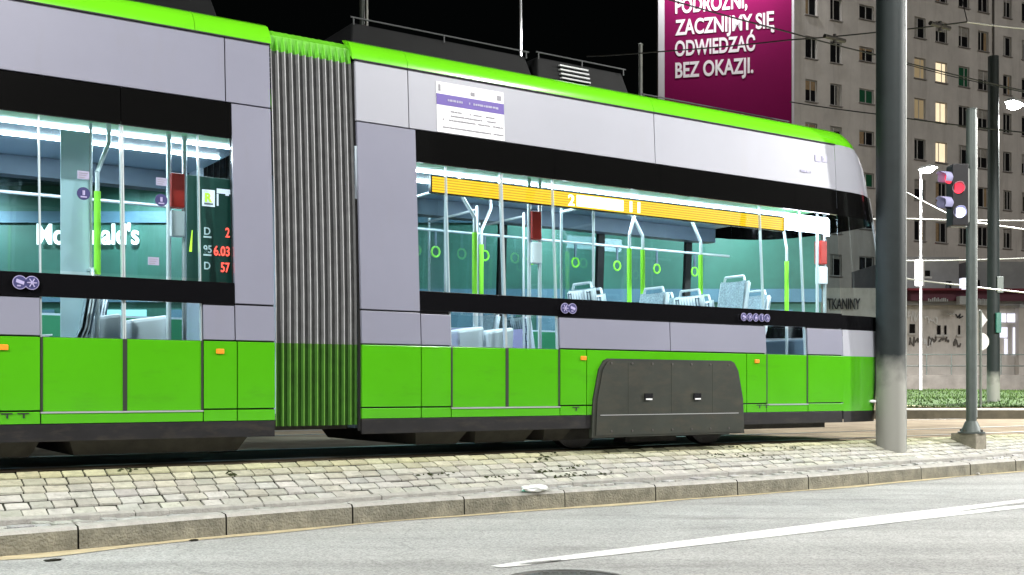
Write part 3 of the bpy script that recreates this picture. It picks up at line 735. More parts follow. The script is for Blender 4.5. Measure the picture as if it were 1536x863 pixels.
# displays
m = MB(); m.box(S(662), S(1196), .19, .23, 2.385, 2.545, 'display_black'); dsp = m.build('streaked_side_display', tram)  # real display drawn out to the length of its moving light streak
m = MB(); m.box(S(664), S(1194), .184, .190, 2.395, 2.535, 'led_amber'); m.build('led_streak', dsp)
m = MB(); q0, q1 = S(882), S(952); m.box(q0, q1, .178, .184, 2.41, 2.52, 'led_bright')
for a in (S(962), S(974)): m.box(a, a+.03, .178, .184, 2.41, 2.52, 'led_bright')
m.build('led_text', dsp)
lettering('led_digit', '2', .075, .105, (S(869), .180, 2.41), 0, 'led_bright', dsp, bold=.02, depth=.006)
m = MB(); a, b = S(1200), SB1-.03
m.hexa([(a,.20,2.42),(b,.20,2.42),(b,.25,2.42),(a,.25,2.42),(a,.20,2.60),(b,.20,2.60),(b,.25,2.60),(a,.25,2.60)], 'display_white')
m.hexa([(b,.20,2.42),(b+.19,.34,2.42),(b+.17,.38,2.42),(b,.25,2.42),(b,.20,2.60),(b+.19,.34,2.60),(b+.17,.38,2.60),(b,.25,2.60)], 'display_white')
m.build('route_display', tram)
# side marker lamps
for u in (5, 330, 875, 1135):
    q = S(u); m = MB(); m.box(q-.032, q+.032, -.014, .01, .885, .925, 'orange_lens'); m.build('marker_light', tram, bevel=.006)
# pictograms
def ring_disc(m, s_, z, r, y, mt): m.tube((s_, y, z), (s_, y+.006, z), r, mt, n=24)
def picto(u, kind, r=.045, z=None, shade='label_blue'):
    s_ = S(u); z = z or (1.38 if u > 500 else 1.375); m = MB(); y = -.012
    ring_disc(m, s_, z, r, y+.002, 'icon_lilac'); ring_disc(m, s_, z, r*.9, y, shade); o = m.build('pictogram', tram)
    m = MB(); yy = y-.003
    if kind == 'snow':
        for k in range(3):
            t = k*math.pi/3; dx, dz = math.cos(t)*r*.68, math.sin(t)*r*.68; m.tube((s_-dx,yy,z-dz),(s_+dx,yy,z+dz),r*.09,'icon_lilac',n=6)
    elif kind == 'camera':
        m.hexa([(s_-r*.55,yy-.002,z),(s_+r*.5,yy-.002,z-r*.35),(s_+r*.5,yy+.004,z-r*.35),(s_-r*.55,yy+.004,z),(s_-r*.45,yy-.002,z+r*.5),(s_+r*.6,yy-.002,z+r*.1),(s_+r*.6,yy+.004,z+r*.1),(s_-r*.45,yy+.004,z+r*.5)], 'icon_lilac')
        m.box(s_-r*.4,s_+r*.1,yy-.002,yy+.004,z-r*.6,z-r*.4,'icon_lilac')
    elif kind == 'person':
        m.tube((s_,yy,z-r*.6),(s_,yy,z+r*.2),r*.16,'icon_lilac',n=6); ring_disc(m, s_, z+r*.5, r*.17, yy, 'icon_lilac')
    elif kind == 'wheel':
        m.tube((s_-r*.15,yy,z+r*.5),(s_-r*.1,yy,z-r*.1),r*.11,'icon_lilac',n=6); m.tube((s_-r*.1,yy,z-r*.1),(s_+r*.35,yy,z-r*.1),r*.1,'icon_lilac',n=6)
        for k in range(10):
            t0, t1 = 2*math.pi*k/10, 2*math.pi*(k+1)/10; m.tube((s_+math.cos(t0)*r*.38,yy,z-r*.22+math.sin(t0)*r*.38),(s_+math.cos(t1)*r*.38,yy,z-r*.22+math.sin(t1)*r*.38),r*.06,'icon_lilac',n=5)
    else:
        m.box(s_-r*.4,s_+r*.35,yy-.002,yy+.004,z-r*.25,z+r*.2,'icon_lilac'); ring_disc(m, s_-r*.2, z-r*.4, r*.14, yy, 'icon_lilac'); ring_disc(m, s_+r*.25, z-r*.4, r*.14, yy, 'icon_lilac'); ring_disc(m, s_, z+r*.45, r*.15, yy, 'icon_lilac')
    m.build('symbol', o)
picto(29.5, 'camera', .05); picto(47.5, 'snow', .05); picto(847, 'snow', .05); picto(858, 'camera', .05)
for u, k in ((1115,'camera'),(1124,'snow'),(1133,'pram'),(1142,'person'),(1150,'wheel')): picto(u, k, .043)
def glass_sticker(u, v, kind):
    s_ = S(u); z = ZT(u, v, .03); m = MB(); y = yp(z)-.004
    if kind == 'round': ring_disc(m, s_, z, .048, y, 'label_blue'); o = m.build('glass_sticker', tram); m2 = MB(); m2.tube((s_,y-.003,z-.012),(s_,y-.003,z+.022),.009,'icon_lilac',n=6); m2.box(s_-.022,s_+.022,y-.005,y,z-.03,z-.02,'icon_lilac'); m2.build('symbol', o)
    else:
        m.box(s_-.042, s_+.042, y, y+.005, z-.03, z+.03, 'text_pale'); o = m.build('glass_sticker', tram); m2 = MB()
        for k in range(3): m2.box(s_-.033, s_+.03-.01*k, y-.002, y, z+.012-.016*k, z+.016-.016*k, 'text_grey')
        m2.build('text_line', o)
for a in ((128,262,'box'),(246,272,'box'),(128,290,'round'),(245,300,'round'),(232,392,'box')): glass_sticker(*a)
# notice on the upper panel: purple band between pale text lines (too blurred to read)
na, nb = S(656,.1), S(757,.1); y0 = lambda z: yp(z)-.004
m = MB(); slab(m, na, nb, 2.925, 3.385, 'sticker', -.004, .004); no = m.build('notice', tram)
m = MB(); slab(m, na, nb, 3.175, 3.275, 'sticker_purple', -.006, .004); m.build('notice_band', no)
def textline(name, a, b, z, h, mt, parent):
    m = MB(); q = a
    while q < b:
        l = random.uniform(.012,.04)
        if random.random() > .15: slab(m, q, min(q+l, b), z-h*.5*random.uniform(.7,1), z+h*.5*random.uniform(.7,1), mt, -.0085, .003)
        q += l + random.uniform(.003,.008)
    m.build(name, parent)
L_ = nb-na
textline('text_line', na+.10*L_, nb-.08*L_, 3.225, .022, 'text_pale', no)
for z, a, b in ((3.125,.2,.15),(3.085,.2,.13),(3.045,.08,.02),(2.975,.08,.02)): textline('text_line', na+a*L_, nb-b*L_, z, .012, 'text_grey', no)
m = MB(); slab(m, nb-.1*L_, nb-.04*L_, 3.30, 3.345, 'text_grey', -.0075, .003); slab(m, na+.03*L_, na+.06*L_, 3.30, 3.36, 'text_grey', -.0075, .003); slab(m, na+.5*L_, na+.56*L_, 3.30, 3.335, 'text_grey', -.0075, .003); m.build('notice_emblem', no)
# small emblem and line of lettering near the nose (blurred in the photograph)
m = MB(); q = S(1222,.12)
slab(m, q, q+.10, 3.215, 3.29, 'text_pale', -.006, .004); slab(m, q+.12, q+.20, 3.22, 3.29, 'text_pale', -.006, .004); slab(m, q+.14, q+.17, 3.24, 3.27, 'grey_paint_lit', -.009, .004); em = m.build('front_emblem', tram)
textline('text_line', S(1199,.1), S(1217,.1), 3.08, .03, 'text_pale', em)
# small notches at the sill
for u in (12, 37, 865, 1140, 1150):
    q = S(u); m = MB(); m.box(q-.05, q+.03, -.006, .0, .425, .434, 'rubber'); m.box(q-.012, q+.0, -.006, .0, .395, .425, 'rubber'); m.build('jacking_mark', tram)
# --- interior furniture
def seat(s_, y, z0, facing, lattice=True):
    r = thing_part('passenger_seat')
    r.location = (s_, y, z0); r.rotation_euler.z = 0 if facing > 0 else math.pi
    return r
def thing_part(name):
    m = MB()  # shell as the part's own mesh
    rows_ = []
    for z, x in ((.42,.42),(.40,.2),(.43,.04),(.60,-.03),(.90,-.08),(1.0,-.10)):
        rows_.append([(x,-.22,z),(x-.02,-.1,z-.01),(x-.02,.1,z-.01),(x,.22,z)])
    m.grid(rows_, 'seat_shell'); m.grid([[(a-.03,b,c-.02) for a,b,c in r] for r in rows_][::-1], 'seat_shell')
    m.tube((.18,0,0),(.18,0,.4),.045,'handrail')
    o = m.build(name, tram, smooth=True)
    md = o.modifiers.new('solid','SOLIDIFY'); md.thickness = .012
    f = MB(); f.grid([[(a+.018,b*.88,c+.012) for a,b,c in r] for r in rows_[2:]], 'seat_fabric'); f.build('seat_back_cushion', o)
    f = MB()
    for k in range(9):
        y = -.18+.045*k; f.tube((-.075,y,.55),(-.145,y,.97),.006,'interior_dark',n=5)
    for k in range(6): f.tube((-.07-.014*k,-.19,.56+.08*k),(-.07-.014*k,.19,.56+.08*k),.005,'interior_dark',n=5)
    f.build('back_lattice', o)
    f = MB(); f.path([(-.10,-.16,1.0),(-.10,-.14,1.06),(-.10,.14,1.06),(-.10,.16,1.0)],.014,'handrail',n=8); f.build('grab_handle', o, smooth=True)
    return o
for u, y, z0, fc in ((-20,.45,.60,1),(112,.5,.48,-1),(885,.45,.62,1),(970,.45,.62,-1),(1045,.45,.62,1),(1092,.40,.80,-1),(900,.95,.62,1),(985,.95,.62,-1),(1060,.95,.62,1),(1125,.95,.72,-1),(-110,.45,.60,1),(-200,.45,.6,-1)):
    seat(S(u, y), y, z0, fc)
m = MB(); m.box(S(865,.5), S(1140,.5), .18, 1.25, .36, .98, 'lilac'); m.box(S(-300,.5), S(40,.5), .18, 1.25, .36, .98, 'lilac'); m.build('seat_plinth', tram, bevel=.02)
def grab(u, y, bent=0.0):
    s_ = S(u, y); m = MB(); m.tube((s_,y,.36),(s_,y,1.5),.018,'handrail'); m.path([(s_,y,2.15),(s_,y,2.3),(s_+bent,y+.05,2.55),(s_+bent,y+.05,2.70)],.018,'handrail',n=10); o = m.build('grab_pole', tram, smooth=True)
    m = MB(); m.tube((s_,y,1.5),(s_,y,2.15),.026,'lime'); m.build('grip_sleeve', o, smooth=True)
for u, y, b in ((146,.4,.1),(712,.75,-.15),(722,1.5,.15),(944,.9,.12),(964,.9,-.12),(1051,.9,-.1),(1180,.8,0)): grab(u, y, b)
def validator(u, y):
    s_ = S(u, y); m = MB(); m.tube((s_-.06,y,.36),(s_-.06,y,2.7),.02,'handrail'); m.tube((s_+.07,y,.36),(s_+.07,y,2.7),.02,'handrail'); o = m.build('validator_post', tram, smooth=True)
    m = MB(); m.box(s_-.055,s_+.06,y-.05,y+.05,2.1,2.38,'red_box'); m.build('red_cabinet', o, bevel=.01)
    m = MB(); m.box(s_-.055,s_+.06,y-.06,y+.04,1.86,2.07,'label_white'); m.build('ticket_machine', o, bevel=.01)
validator(264, .55); validator(801, .55); validator(1231, .5)
# glass screens and lilac low partitions beside the doors
for u, y0_, y1_ in ((652,.30,.9),(700,1.2,2.2),(770,1.3,2.2),(872,.30,.85)):
    s_ = S(u, y0_+.2); m = MB(); m.box(s_-.012, s_+.012, y0_, y1_, 1.25, 2.45, 'pane_glass'); o = m.build('glass_screen', tram)
    m = MB(); m.box(s_-.016, s_+.016, y0_, y1_, .36, 1.25, 'lilac'); m.tube((s_,y0_,.5),(s_,y0_,2.5),.014,'handrail'); m.tube((s_,y1_,.5),(s_,y1_,2.5),.014,'handrail'); m.tube((s_,y0_,2.46),(s_,y1_,2.46),.014,'handrail'); m.build('screen_frame', o, smooth=False)
for u in (150, 222, 700, 745):
    s_ = S(u,.7); m = MB(); m.hexa([(s_-.13,.62,.55),(s_+.13,.62,.55),(s_+.13,.95,.55),(s_-.13,.95,.55),(s_-.17,.6,1.17),(s_+.15,.6,1.22),(s_+.15,.97,1.22),(s_-.17,.97,1.17)], 'seat_shell'); m.build('folding_seat', tram, bevel=.03)
# pale screen panel behind the door of the rear car
m = MB(); m.box(S(91,.5), S(136,.5), .50, .512, .75, 2.62, 'pale_screen'); o = m.build('glass_screen', tram)
m = MB(); m.tube((S(136,.5),.5,.36),(S(136,.5),.5,2.7),.013,'handrail'); m.build('screen_frame', o, smooth=True)
# fuel-price sign from behind the tram, put on an added panel in the window
ya = .17; a_, b_ = S(281, ya), S(351, ya); zi = lambda v, u=318: ZT(u, v, ya)
m = MB(); m.box(a_, b_, ya, ya+.03, zi(437), zi(266), 'totem_dark'); sign_panel = m.build('added_price_sign_panel', tram, bevel=.008)
def ibox(u0, u1, v0, v1, mt, name, par, dy=-.006):
    m = MB(); m.box(S(u0,ya), S(u1,ya), ya+dy, ya-.001, zi(v1,(u0+u1)/2), zi(v0,(u0+u1)/2), mt); return m.build(name, par)
def itxt(name, txt, u0, u1, vb, hpx, mt, bold):
    sc = F/TW(S(u0,ya), ya).y; lettering(name, txt, S(u1,ya)-S(u0,ya), hpx/sc, (S(u0,ya), ya-.006, zi(vb,u0)), 0, mt, sign_panel, bold=bold, depth=.006)
ibox(303, 322, 285, 310, 'totem_white', 'logo_tile', sign_panel); itxt('logo', 'R', 307, 318, 302.5, 13, 'totem_lime', .04); ibox(306, 319, 305, 307.5, 'text_grey', 'text_line', sign_panel, -.010)
ibox(325, 345, 284, 291, 'totem_white', 'car_wash_symbol', sign_panel); ibox(325, 327.5, 291, 309, 'totem_white', 'car_wash_symbol', sign_panel); ibox(338, 343, 291, 294, 'totem_white', 'car_wash_symbol', sign_panel)
itxt('grade_lettering', 'D', 306, 315, 352, 11, 'totem_letter', .01); itxt('grade_lettering', '95', 305, 317, 379, 11, 'totem_letter', .01); itxt('grade_lettering', 'D', 306, 315, 404, 11, 'totem_letter', .01)
for v in (354.5, 381.5): ibox(305, 317, v, v+2.5, 'totem_letter', 'text_line', sign_panel)
m = MB(); m.hexa([(S(283.5,ya),ya-.006,zi(380)),(S(287.5,ya),ya-.006,zi(380)),(S(287.5,ya),ya-.001,zi(380)),(S(283.5,ya),ya-.001,zi(380)),(S(287.6,ya),ya-.006,zi(348)),(S(288.6,ya),ya-.006,zi(348)),(S(288.6,ya),ya-.001,zi(348)),(S(287.6,ya),ya-.001,zi(348))], 'totem_lime'); m.build('flash_mark', sign_panel)
itxt('price_digits', '2', 338, 344, 356, 14, 'led_red', .012); itxt('price_digits', '6.03', 320.5, 344, 383, 14, 'led_red', .012); itxt('price_digits', '57', 331, 344, 408, 14, 'led_red', .012)
# bars across the far windows: ceiling handrail
for a, b in ((SA0, SA1), (SB0, SB1)):
    m = MB(); m.tube((a+.1,1.75,2.30),(b-.1,1.75,2.30),.016,'handrail'); m.build('ceiling_rail', tram, smooth=True)
    q = a+.5
    while q < b-.3 and a > 0:
        m = MB(); m.box(q-.012,q+.012,1.742,1.758,2.12,2.30,'interior_dark'); pts_ = [(q+.05*math.cos(t), 1.75, 2.07+.055*math.sin(t)) for t in [k*math.pi/5 for k in range(11)]]; m.path(pts_, .011, 'lime', n=6); m.build('hanging_strap', tram, smooth=True); q += .62
for u_, f_ in ((640,1),(720,-1),(790,1),(860,-1),(925,1),(1000,-1),(20,1),(130,-1),(1075,1)):
    seat(S(u_, 1.85), 1.85, .42, f_)

# ------------------------------------------------------------------ street furniture at the right
def slope_hit(u, v):
    lo, hi = -3, .2
    for _ in range(60):
        mm_ = (lo+hi)/2; z = SL*(mm_-YT); s_ = S(u, mm_); Y = TW(s_, mm_).y
        if VH + F*(H-z)/Y > v: lo = mm_
        else: hi = mm_
    return TW(s_, mm_, SL*(mm_-YT))
b = slope_hit(1336, 671)
mast = thing('catenary_mast', 'thick dark grey steel mast standing in the sloped paving in front of the tram nose', 'mast', b)
rad = 21.5*b.y/F
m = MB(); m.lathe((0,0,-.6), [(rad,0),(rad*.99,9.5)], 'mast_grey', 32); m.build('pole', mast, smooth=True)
dirv = Vector((T.x, T.y, 0)); p = Vector((rad*1.0, -rad*.12, 0))
m = MB(); m.box(rad*.93, rad*1.04, -rad*.25, -rad*.05, -.35, 8.9, 'galv_pale'); m.build('pale_edge_strip', mast)  # thin pale upright strip along the mast's right edge


b = slope_hit(1457, 668)
sg = thing('traffic_signal', 'grey signal post on a concrete block with black lamp heads showing red and white', 'traffic light', (b.x, b.y, 0))
zt = H + (VH-650)*b.y/F
m = MB(); th_ = A
def loc_box(m, s0_, s1_, y0_, y1_, z0_, z1_, mt):
    q = []
    for z in (z0_, z1_):
        for s_, y in ((s0_,y0_),(s1_,y0_),(s1_,y1_),(s0_,y1_)): q.append((s_*T.x+y*N.x, s_*T.y+y*N.y, z))
    m.hexa(q, mt)
loc_box(m, -.11, .11, -.14, .22, -.45, zt, 'concrete'); m.build('concrete_block', sg, bevel=.01)
pr = 7.5*b.y/F
m = MB(); m.lathe((0,0,zt), [(pr*2.6,0),(pr*2.6,.02)], 'galv', 24); m.lathe((0,0,zt+.02), [(pr*2.0,0),(pr*1.15,.13)], 'galv', 16)
for k in range(4):
    t = k*math.pi/2+.6; m.tube((math.cos(t)*pr*2.3, math.sin(t)*pr*2.3, zt+.02), (math.cos(t)*pr*2.3, math.sin(t)*pr*2.3, zt+.05), .016, 'iron', n=6)
m.build('base_flange', sg, smooth=True)
zpt = H + (VH-165)*b.y/F
m = MB(); m.tube((0,0,zt), (0,0,zpt), pr, 'galv', n=20); m.tube((0,0,zpt), (0,0,zpt+.01), pr*1.1, 'galv', n=20); m.tube((pr*.95,-pr*.3,zt+.2),(pr*.95,-pr*.3,zpt-.1),.008,'galv_pale',n=6); m.build('post', sg, smooth=True)
def zz(v): return H + (VH-v)*b.y/F
ppx = b.y/F
m = MB(); hx0, hx1 = -33*ppx, -9*ppx     # housing left of the post, its lamps face the camera's left
m.box(hx0, hx1, -.11, .11, zz(340), zz(248), 'signal_black'); m.box(-9*ppx, -5*ppx, -.06, .06, zz(335), zz(254), 'galv_pale'); hd = m.build('signal_head', sg, bevel=.012)
m = MB()
for v in (252, 340): m.box(-30*ppx, pr, -.02, .02, zz(v)-.008, zz(v)+.008, 'galv_pale')
m.build('bracket', sg)
def lens(px, v, r_, lm, hood, parent, fd, yy, ln0, ln1):
    fd = Vector(fd).normalized(); sd_ = Vector((-fd.y, fd.x, 0))
    c = Vector((px*ppx, yy, zz(v))); m = MB(); m.tube(c - fd*.02, c + fd*.012, r_, lm, n=24); o = m.build('signal_lens', parent, smooth=True)
    m = MB(); n_ = 18; rws = []
    for k in range(n_+1):
        t = R(-40) + R(260)*k/n_; rad_ = r_*1.12
        p = sd_*(math.cos(t)*rad_) + Vector((0,0,math.sin(t)*rad_)); ln_ = ln0 if 40 < math.degrees(t) < 140 else ln1
        rws.append([c+p, c+p+fd*ln_, c+p*.95+fd*ln_, c+p*.95])
    m.grid(rws, hood); m.build('lamp_hood', o, smooth=True)
    return o
lens(-24.5, 285, .066, 'lens_red', 'hood_red', hd, (-.25,-.97,0), -.11, .10, .06); lens(-22.5, 321, .068, 'lens_white', 'hood_lilac', hd, (-.25,-.97,0), -.11, .10, .05)
lens(-34, 268, .070, 'lens_red', 'hood_lilac', hd, (-.93,-.36,0), -.03, .17, .12); lens(-34, 306, .074, 'display_black', 'hood_lilac', hd, (-.93,-.36,0), -.03, .17, .13)

# grey mast further right with its lamp; all street lamps
def lamp(name_label, base, hh, arm, power, r=.09, mt='galv', group='street lamps', spot=True, size=.35, cone=150, colr=(1,.98,.94)):
    """arm: (dx,dy) of the luminaire from the post"""
    o = thing('street_lamp', name_label, 'street lamp', base, 0, group)
    m = MB(); m.lathe((0,0,0), [(r*1.5,0),(r*1.5,.35),(r,.4),(r*.62,hh)], mt, 16); m.build('post', o, smooth=True)
    a = Vector((*arm, 0)); d = a.normalized() if a.length else Vector((0,1,0))
    m = MB(); m.path([(0,0,hh-.1), tuple(d*.25+Vector((0,0,hh+.08))), tuple(a+Vector((0,0,hh+.12)))], .035, mt, n=8); m.build('arm', o, smooth=True)
    c = a + Vector((0,0,hh+.1)); e = d.cross(Vector((0,0,1)))
    m = MB(); q = []
    for z, k in ((-.03,1.0),(.09,.6)):
        for x, y in ((-.38,-.15),(.38,-.15),(.38,.15),(-.38,.15)): q.append(c + d*(x*k) + e*(y*k) + Vector((0,0,z)))
    m.hexa([q[3],q[2],q[1],q[0],q[7],q[6],q[5],q[4]] if False else q, 'galv_pale'); hd_ = m.build('lamp_head', o, bevel=.02)
    m = MB(); q = []
    for z in (-.075,-.035):
        for x, y in ((-.3,-.11),(.3,-.11),(.3,.11),(-.3,.11)): q.append(c + d*x + e*y + Vector((0,0,z)))
    m.hexa(q, 'lamp_glow'); m.lathe(c+Vector((0,0,-.2)), [(.03,0),(.12,.02),(.19,.07),(.2,.125)], 'lamp_glow', 16); m.build('diffuser', hd_, smooth=True)
    if power:
        ld = bpy.data.lights.new('lamp_light', 'SPOT'); ld.energy = power; ld.spot_size = R(cone); ld.spot_blend = .15 if cone > 160 else .5; ld.shadow_soft_size = size*.5; ld.color = colr
        lo = bpy.data.objects.new('lamp_light', ld); col.objects.link(lo); lo.parent = o; lo.location = c + Vector((0,0,-.26))
    return o
pm = gz(1490, 607, .0); pm = Vector(((1490-UC)*31/F, 31, 0))
m31 = thing('tram_line_mast', 'tall round grey mast standing on the far pavement right of the signal post', 'mast', pm)
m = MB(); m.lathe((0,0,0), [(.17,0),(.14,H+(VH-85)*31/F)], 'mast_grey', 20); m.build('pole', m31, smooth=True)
m = MB(); zc = H+(VH-428)*31/F; m.box(.02,.2,-.2,-.13,zc-.22,zc+.22,'galv'); m.build('control_box', m31, bevel=.01)
m = MB(); m.box(-.02,.12,-.24,-.18,H+(VH-500)*31/F,H+(VH-470)*31/F,'totem_green'); m.build('control_box', m31, bevel=.01)
lz = H+(VH-152)*31/F
lamp('lit street lamp on the right, its bright head beside the round mast', (pm.x+1.9, 32.5, 0), lz, (-1.1,-1.0), 17000, r=.10)
Y2 = 41; lz2 = H+(VH-258)*Y2/F
lamp('thin white lit street lamp between the thick mast and the signal heads', ((1381-UC)*Y2/F, Y2, 0), lz2, (.15,-.3), 9000, r=.05, mt='white_mast')
Y3 = 40; lamp('bright white lamp post rising behind the tram roof, left of the poster', ((781-UC)*Y3/F, Y3, 0), H+(VH+9)*Y3/F, (2.5,-.6), 9000, r=.075, mt='white_mast')
# lamps on the camera's side of the road, outside the picture: they light the road and the tram side
for s_, y_, h_, pw in ((24,-9.5,9.0,22500),(9,-9.5,9.0,3300),(-7,-9.5,9.0,8000)):
    p = TW(s_, y_, ZR); lamp('street lamp on the near pavement behind the camera', p, h_, tuple((N*3.5)), pw, cone=172, group='street lamps of the near pavement')
# masts behind the tram
def bare_mast(u, v, Y, r, mt, lab):
    o = thing('lattice_free_mast', lab, 'mast', ((u-UC)*Y/F, Y, 0)); o.name = 'steel_mast'
    m = MB(); m.lathe((0,0,0), [(r*1.15,0),(r,H+(VH-v)*Y/F)], mt, 16); m.build('pole', o, smooth=True)
    m = MB(); m.lathe((0,0,H+(VH-v)*Y/F), [(r*1.2,0),(r*1.2,.03),(r*.3,.06)], mt, 16); m.build('cap', o, smooth=True); return o
bare_mast(543, -80, 28, .065, 'galv', 'grey steel mast rising behind the tram roof near the bellows')
bare_mast(550.5, -80, 27, .028, 'galv_pale', 'thin pale rod close to the right of the grey mast behind the bellows')
bare_mast(961, 68, 34, .06, 'galv_pale', 'short pale post top showing above the roof left of the poster')

# overhead wires
def wire(pts, r, mt, lab, cat='wire', ins=()):
    o = thing('overhead_wire', lab, cat, (0,0,0)); m = MB(); full = []
    for a, b in zip(pts, pts[1:]):
        for k in range(6):
            t = k/6; q = a.lerp(b, t); q.z -= .12*math.sin(math.pi*t)*(a-b).length/20; full.append(q)
    full.append(pts[-1]); m.path(full, r, mt, n=6); m.build('cable', o)
    for p in ins:
        m = MB(); d = Vector((T.x,T.y,0)); m.tube(p-d*.35, p+d*.35, .05, 'iron', n=8); m.tube(p+Vector((0,0,-.12)), p+Vector((0,0,.1)), .04, 'iron', n=8); m.build('insulator', o)
    return o
wire([at(880,85,30), at(985,78,29), at(1185,60,27), at(1312,49,26), at(1451,33,25)], .016, 'wire', 'dark span wire across the poster with an insulator to its right', ins=[at(1252,58,26.4), at(1410,39,25.3)])
wire([at(1451,33,25), at(1536,43,25), at(1700,60,25)], .02, 'wire_pale', 'pale span wire running right from the upper insulator')
wire([at(930,-22,24), at(1185,49,25), at(1312,82,26), at(1600,150,28)], .016, 'wire', 'dark wire slanting down across the poster lettering')
wire([at(1185,153,34), at(1312,171,32), at(1536,199,30), at(1700,216,29)], .017, 'wire', 'dark wire across the facade below the lit windows')
wire([at(1361,97,34), at(1492,129,30), at(1650,160,27)], .014, 'wire', 'dark wire across the facade above the lit windows')
wire([at(1430,-60,30), at(1451,33,25)], .012, 'wire', 'short dark wire rising from the pale insulator at the right')
wire([at(1000,326,36), at(1361,328,36), at(1536,331,36), at(1700,334,36)], .02, 'wire_pale', 'pale level wire behind the signal heads')
wire([at(1340,278,34), at(1440,330,33), at(1600,352,32)], .016, 'wire_pale', 'pale wire sagging from the thin lamp past the signal')
wire([at(1340,415,30), at(1440,428,29), at(1600,445,28)], .018, 'wire_pale', 'pale wire just above the shop awning')
wire([at(1340,391,38), at(1450,390,38), at(1600,384,38)], .02, 'wire_pale', 'pale wire under the dark upper windows of the shop block')

# ------------------------------------------------------------------ buildings at the right
bd = Vector((.8796,.4757,0)); bo = Vector((18.2,73,0)); ang = math.atan2(bd.y, bd.x)
def tF(u):
    k = (u-UC)/F; return (bo.y*k - bo.x)/(bd.x - bd.y*k)
def zF(u, v):
    Y = bo.y + bd.y*tF(u); return H + (VH-v)*Y/F
apt = thing('apartment_building', 'tall grey apartment block with rows of small windows, a few of them lit', 'building', bo, ang)
cols = [(tF(1217),1.02,'w'),(tF(1254),1.02,'w'),(tF(1300),1.35,'s'),(tF(1340),1.1,'w'),(tF(1380),1.1,'w'),(tF(1412),1.15,'w'),(tF(1446),1.1,'w'),(tF(1475),1.1,'w'),(tF(1511),.9,'w'),(tF(1540),1.1,'w'),(tF(1580),1.1,'w')]
floors = [5.95+2.82*k for k in range(10)]
ops = []
for ci, (t, wd, k) in enumerate(cols):
    for fi, z in enumerate(floors):
        if k == 's': ops.append((t-wd/2, t+wd/2, z+.25-.48, z+.25+.48, ci, fi))
        else: ops.append((t-wd/2, t+wd/2, z-.72, z+.72, ci, fi))
LX = 36.0
m = MB(); xsb = sorted(set([0, LX] + [o[0] for o in ops] + [o[1] for o in ops])); zsb = sorted(set([0, 35] + [o[2] for o in ops] + [o[3] for o in ops]))
def inside(x, z): return any(o[0] < x < o[1] and o[2] < z < o[3] for o in ops)
for x0, x1 in zip(xsb, xsb[1:]):
    run = None
    for z0, z1 in zip(zsb, zsb[1:]):
        if inside((x0+x1)/2, (z0+z1)/2):
            if run: m.face([(x0,0,run[0]),(x1,0,run[0]),(x1,0,run[1]),(x0,0,run[1])], 'wall_pale'); run = None
        else: run = (run[0], z1) if run else (z0, z1)
    if run: m.face([(x0,0,run[0]),(x1,0,run[0]),(x1,0,run[1]),(x0,0,run[1])], 'wall_pale')
for x0, x1, z0, z1, _, _ in ops:
    d = .16
    m.face([(x0,0,z0),(x0,0,z1),(x0,d,z1),(x0,d,z0)], 'wall_pale'); m.face([(x1,0,z1),(x1,0,z0),(x1,d,z0),(x1,d,z1)], 'wall_pale')
    m.face([(x0,0,z1),(x1,0,z1),(x1,d,z1),(x0,d,z1)], 'wall_pale'); m.face([(x1,0,z0),(x0,0,z0),(x0,d,z0),(x1,d,z0)], 'wall_pale')
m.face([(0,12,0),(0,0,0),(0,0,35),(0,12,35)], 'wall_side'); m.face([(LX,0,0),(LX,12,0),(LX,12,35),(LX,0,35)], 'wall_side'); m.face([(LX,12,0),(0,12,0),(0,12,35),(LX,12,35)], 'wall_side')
m.build('wall', apt)
m = MB(); m.box(-.3, LX+.3, -.35, 12.3, 35, 35.5, 'wall_side'); m.build('roof', apt)
m = MB(); q = tF(1489); m.tube((q,-.09,0),(q,-.09,35),.06,'frame_dark',n=8); m.build('downpipe', apt)
wm = {}
def win_mesh(wd, hh, div, fr):
    m = MB(); f_ = .07
    m.box(0,wd,.10,.16,0,f_,fr); m.box(0,wd,.10,.16,hh-f_,hh,fr); m.box(0,f_,.10,.16,f_,hh-f_,fr); m.box(wd-f_,wd,.10,.16,f_,hh-f_,fr)
    for d in div: m.box(wd*d-.035,wd*d+.035,.105,.155,f_,hh-f_,fr)
    return m.mesh('window')
pane_cache = {}
lit = {(5,6):'pane_lit',(5,5):'pane_lit',(5,4):'pane_lit',(4,6):'pane_blind',(4,5):'pane_blind',(6,6):'pane_green',(2,5):'pane_green',(2,3):'pane_green'}
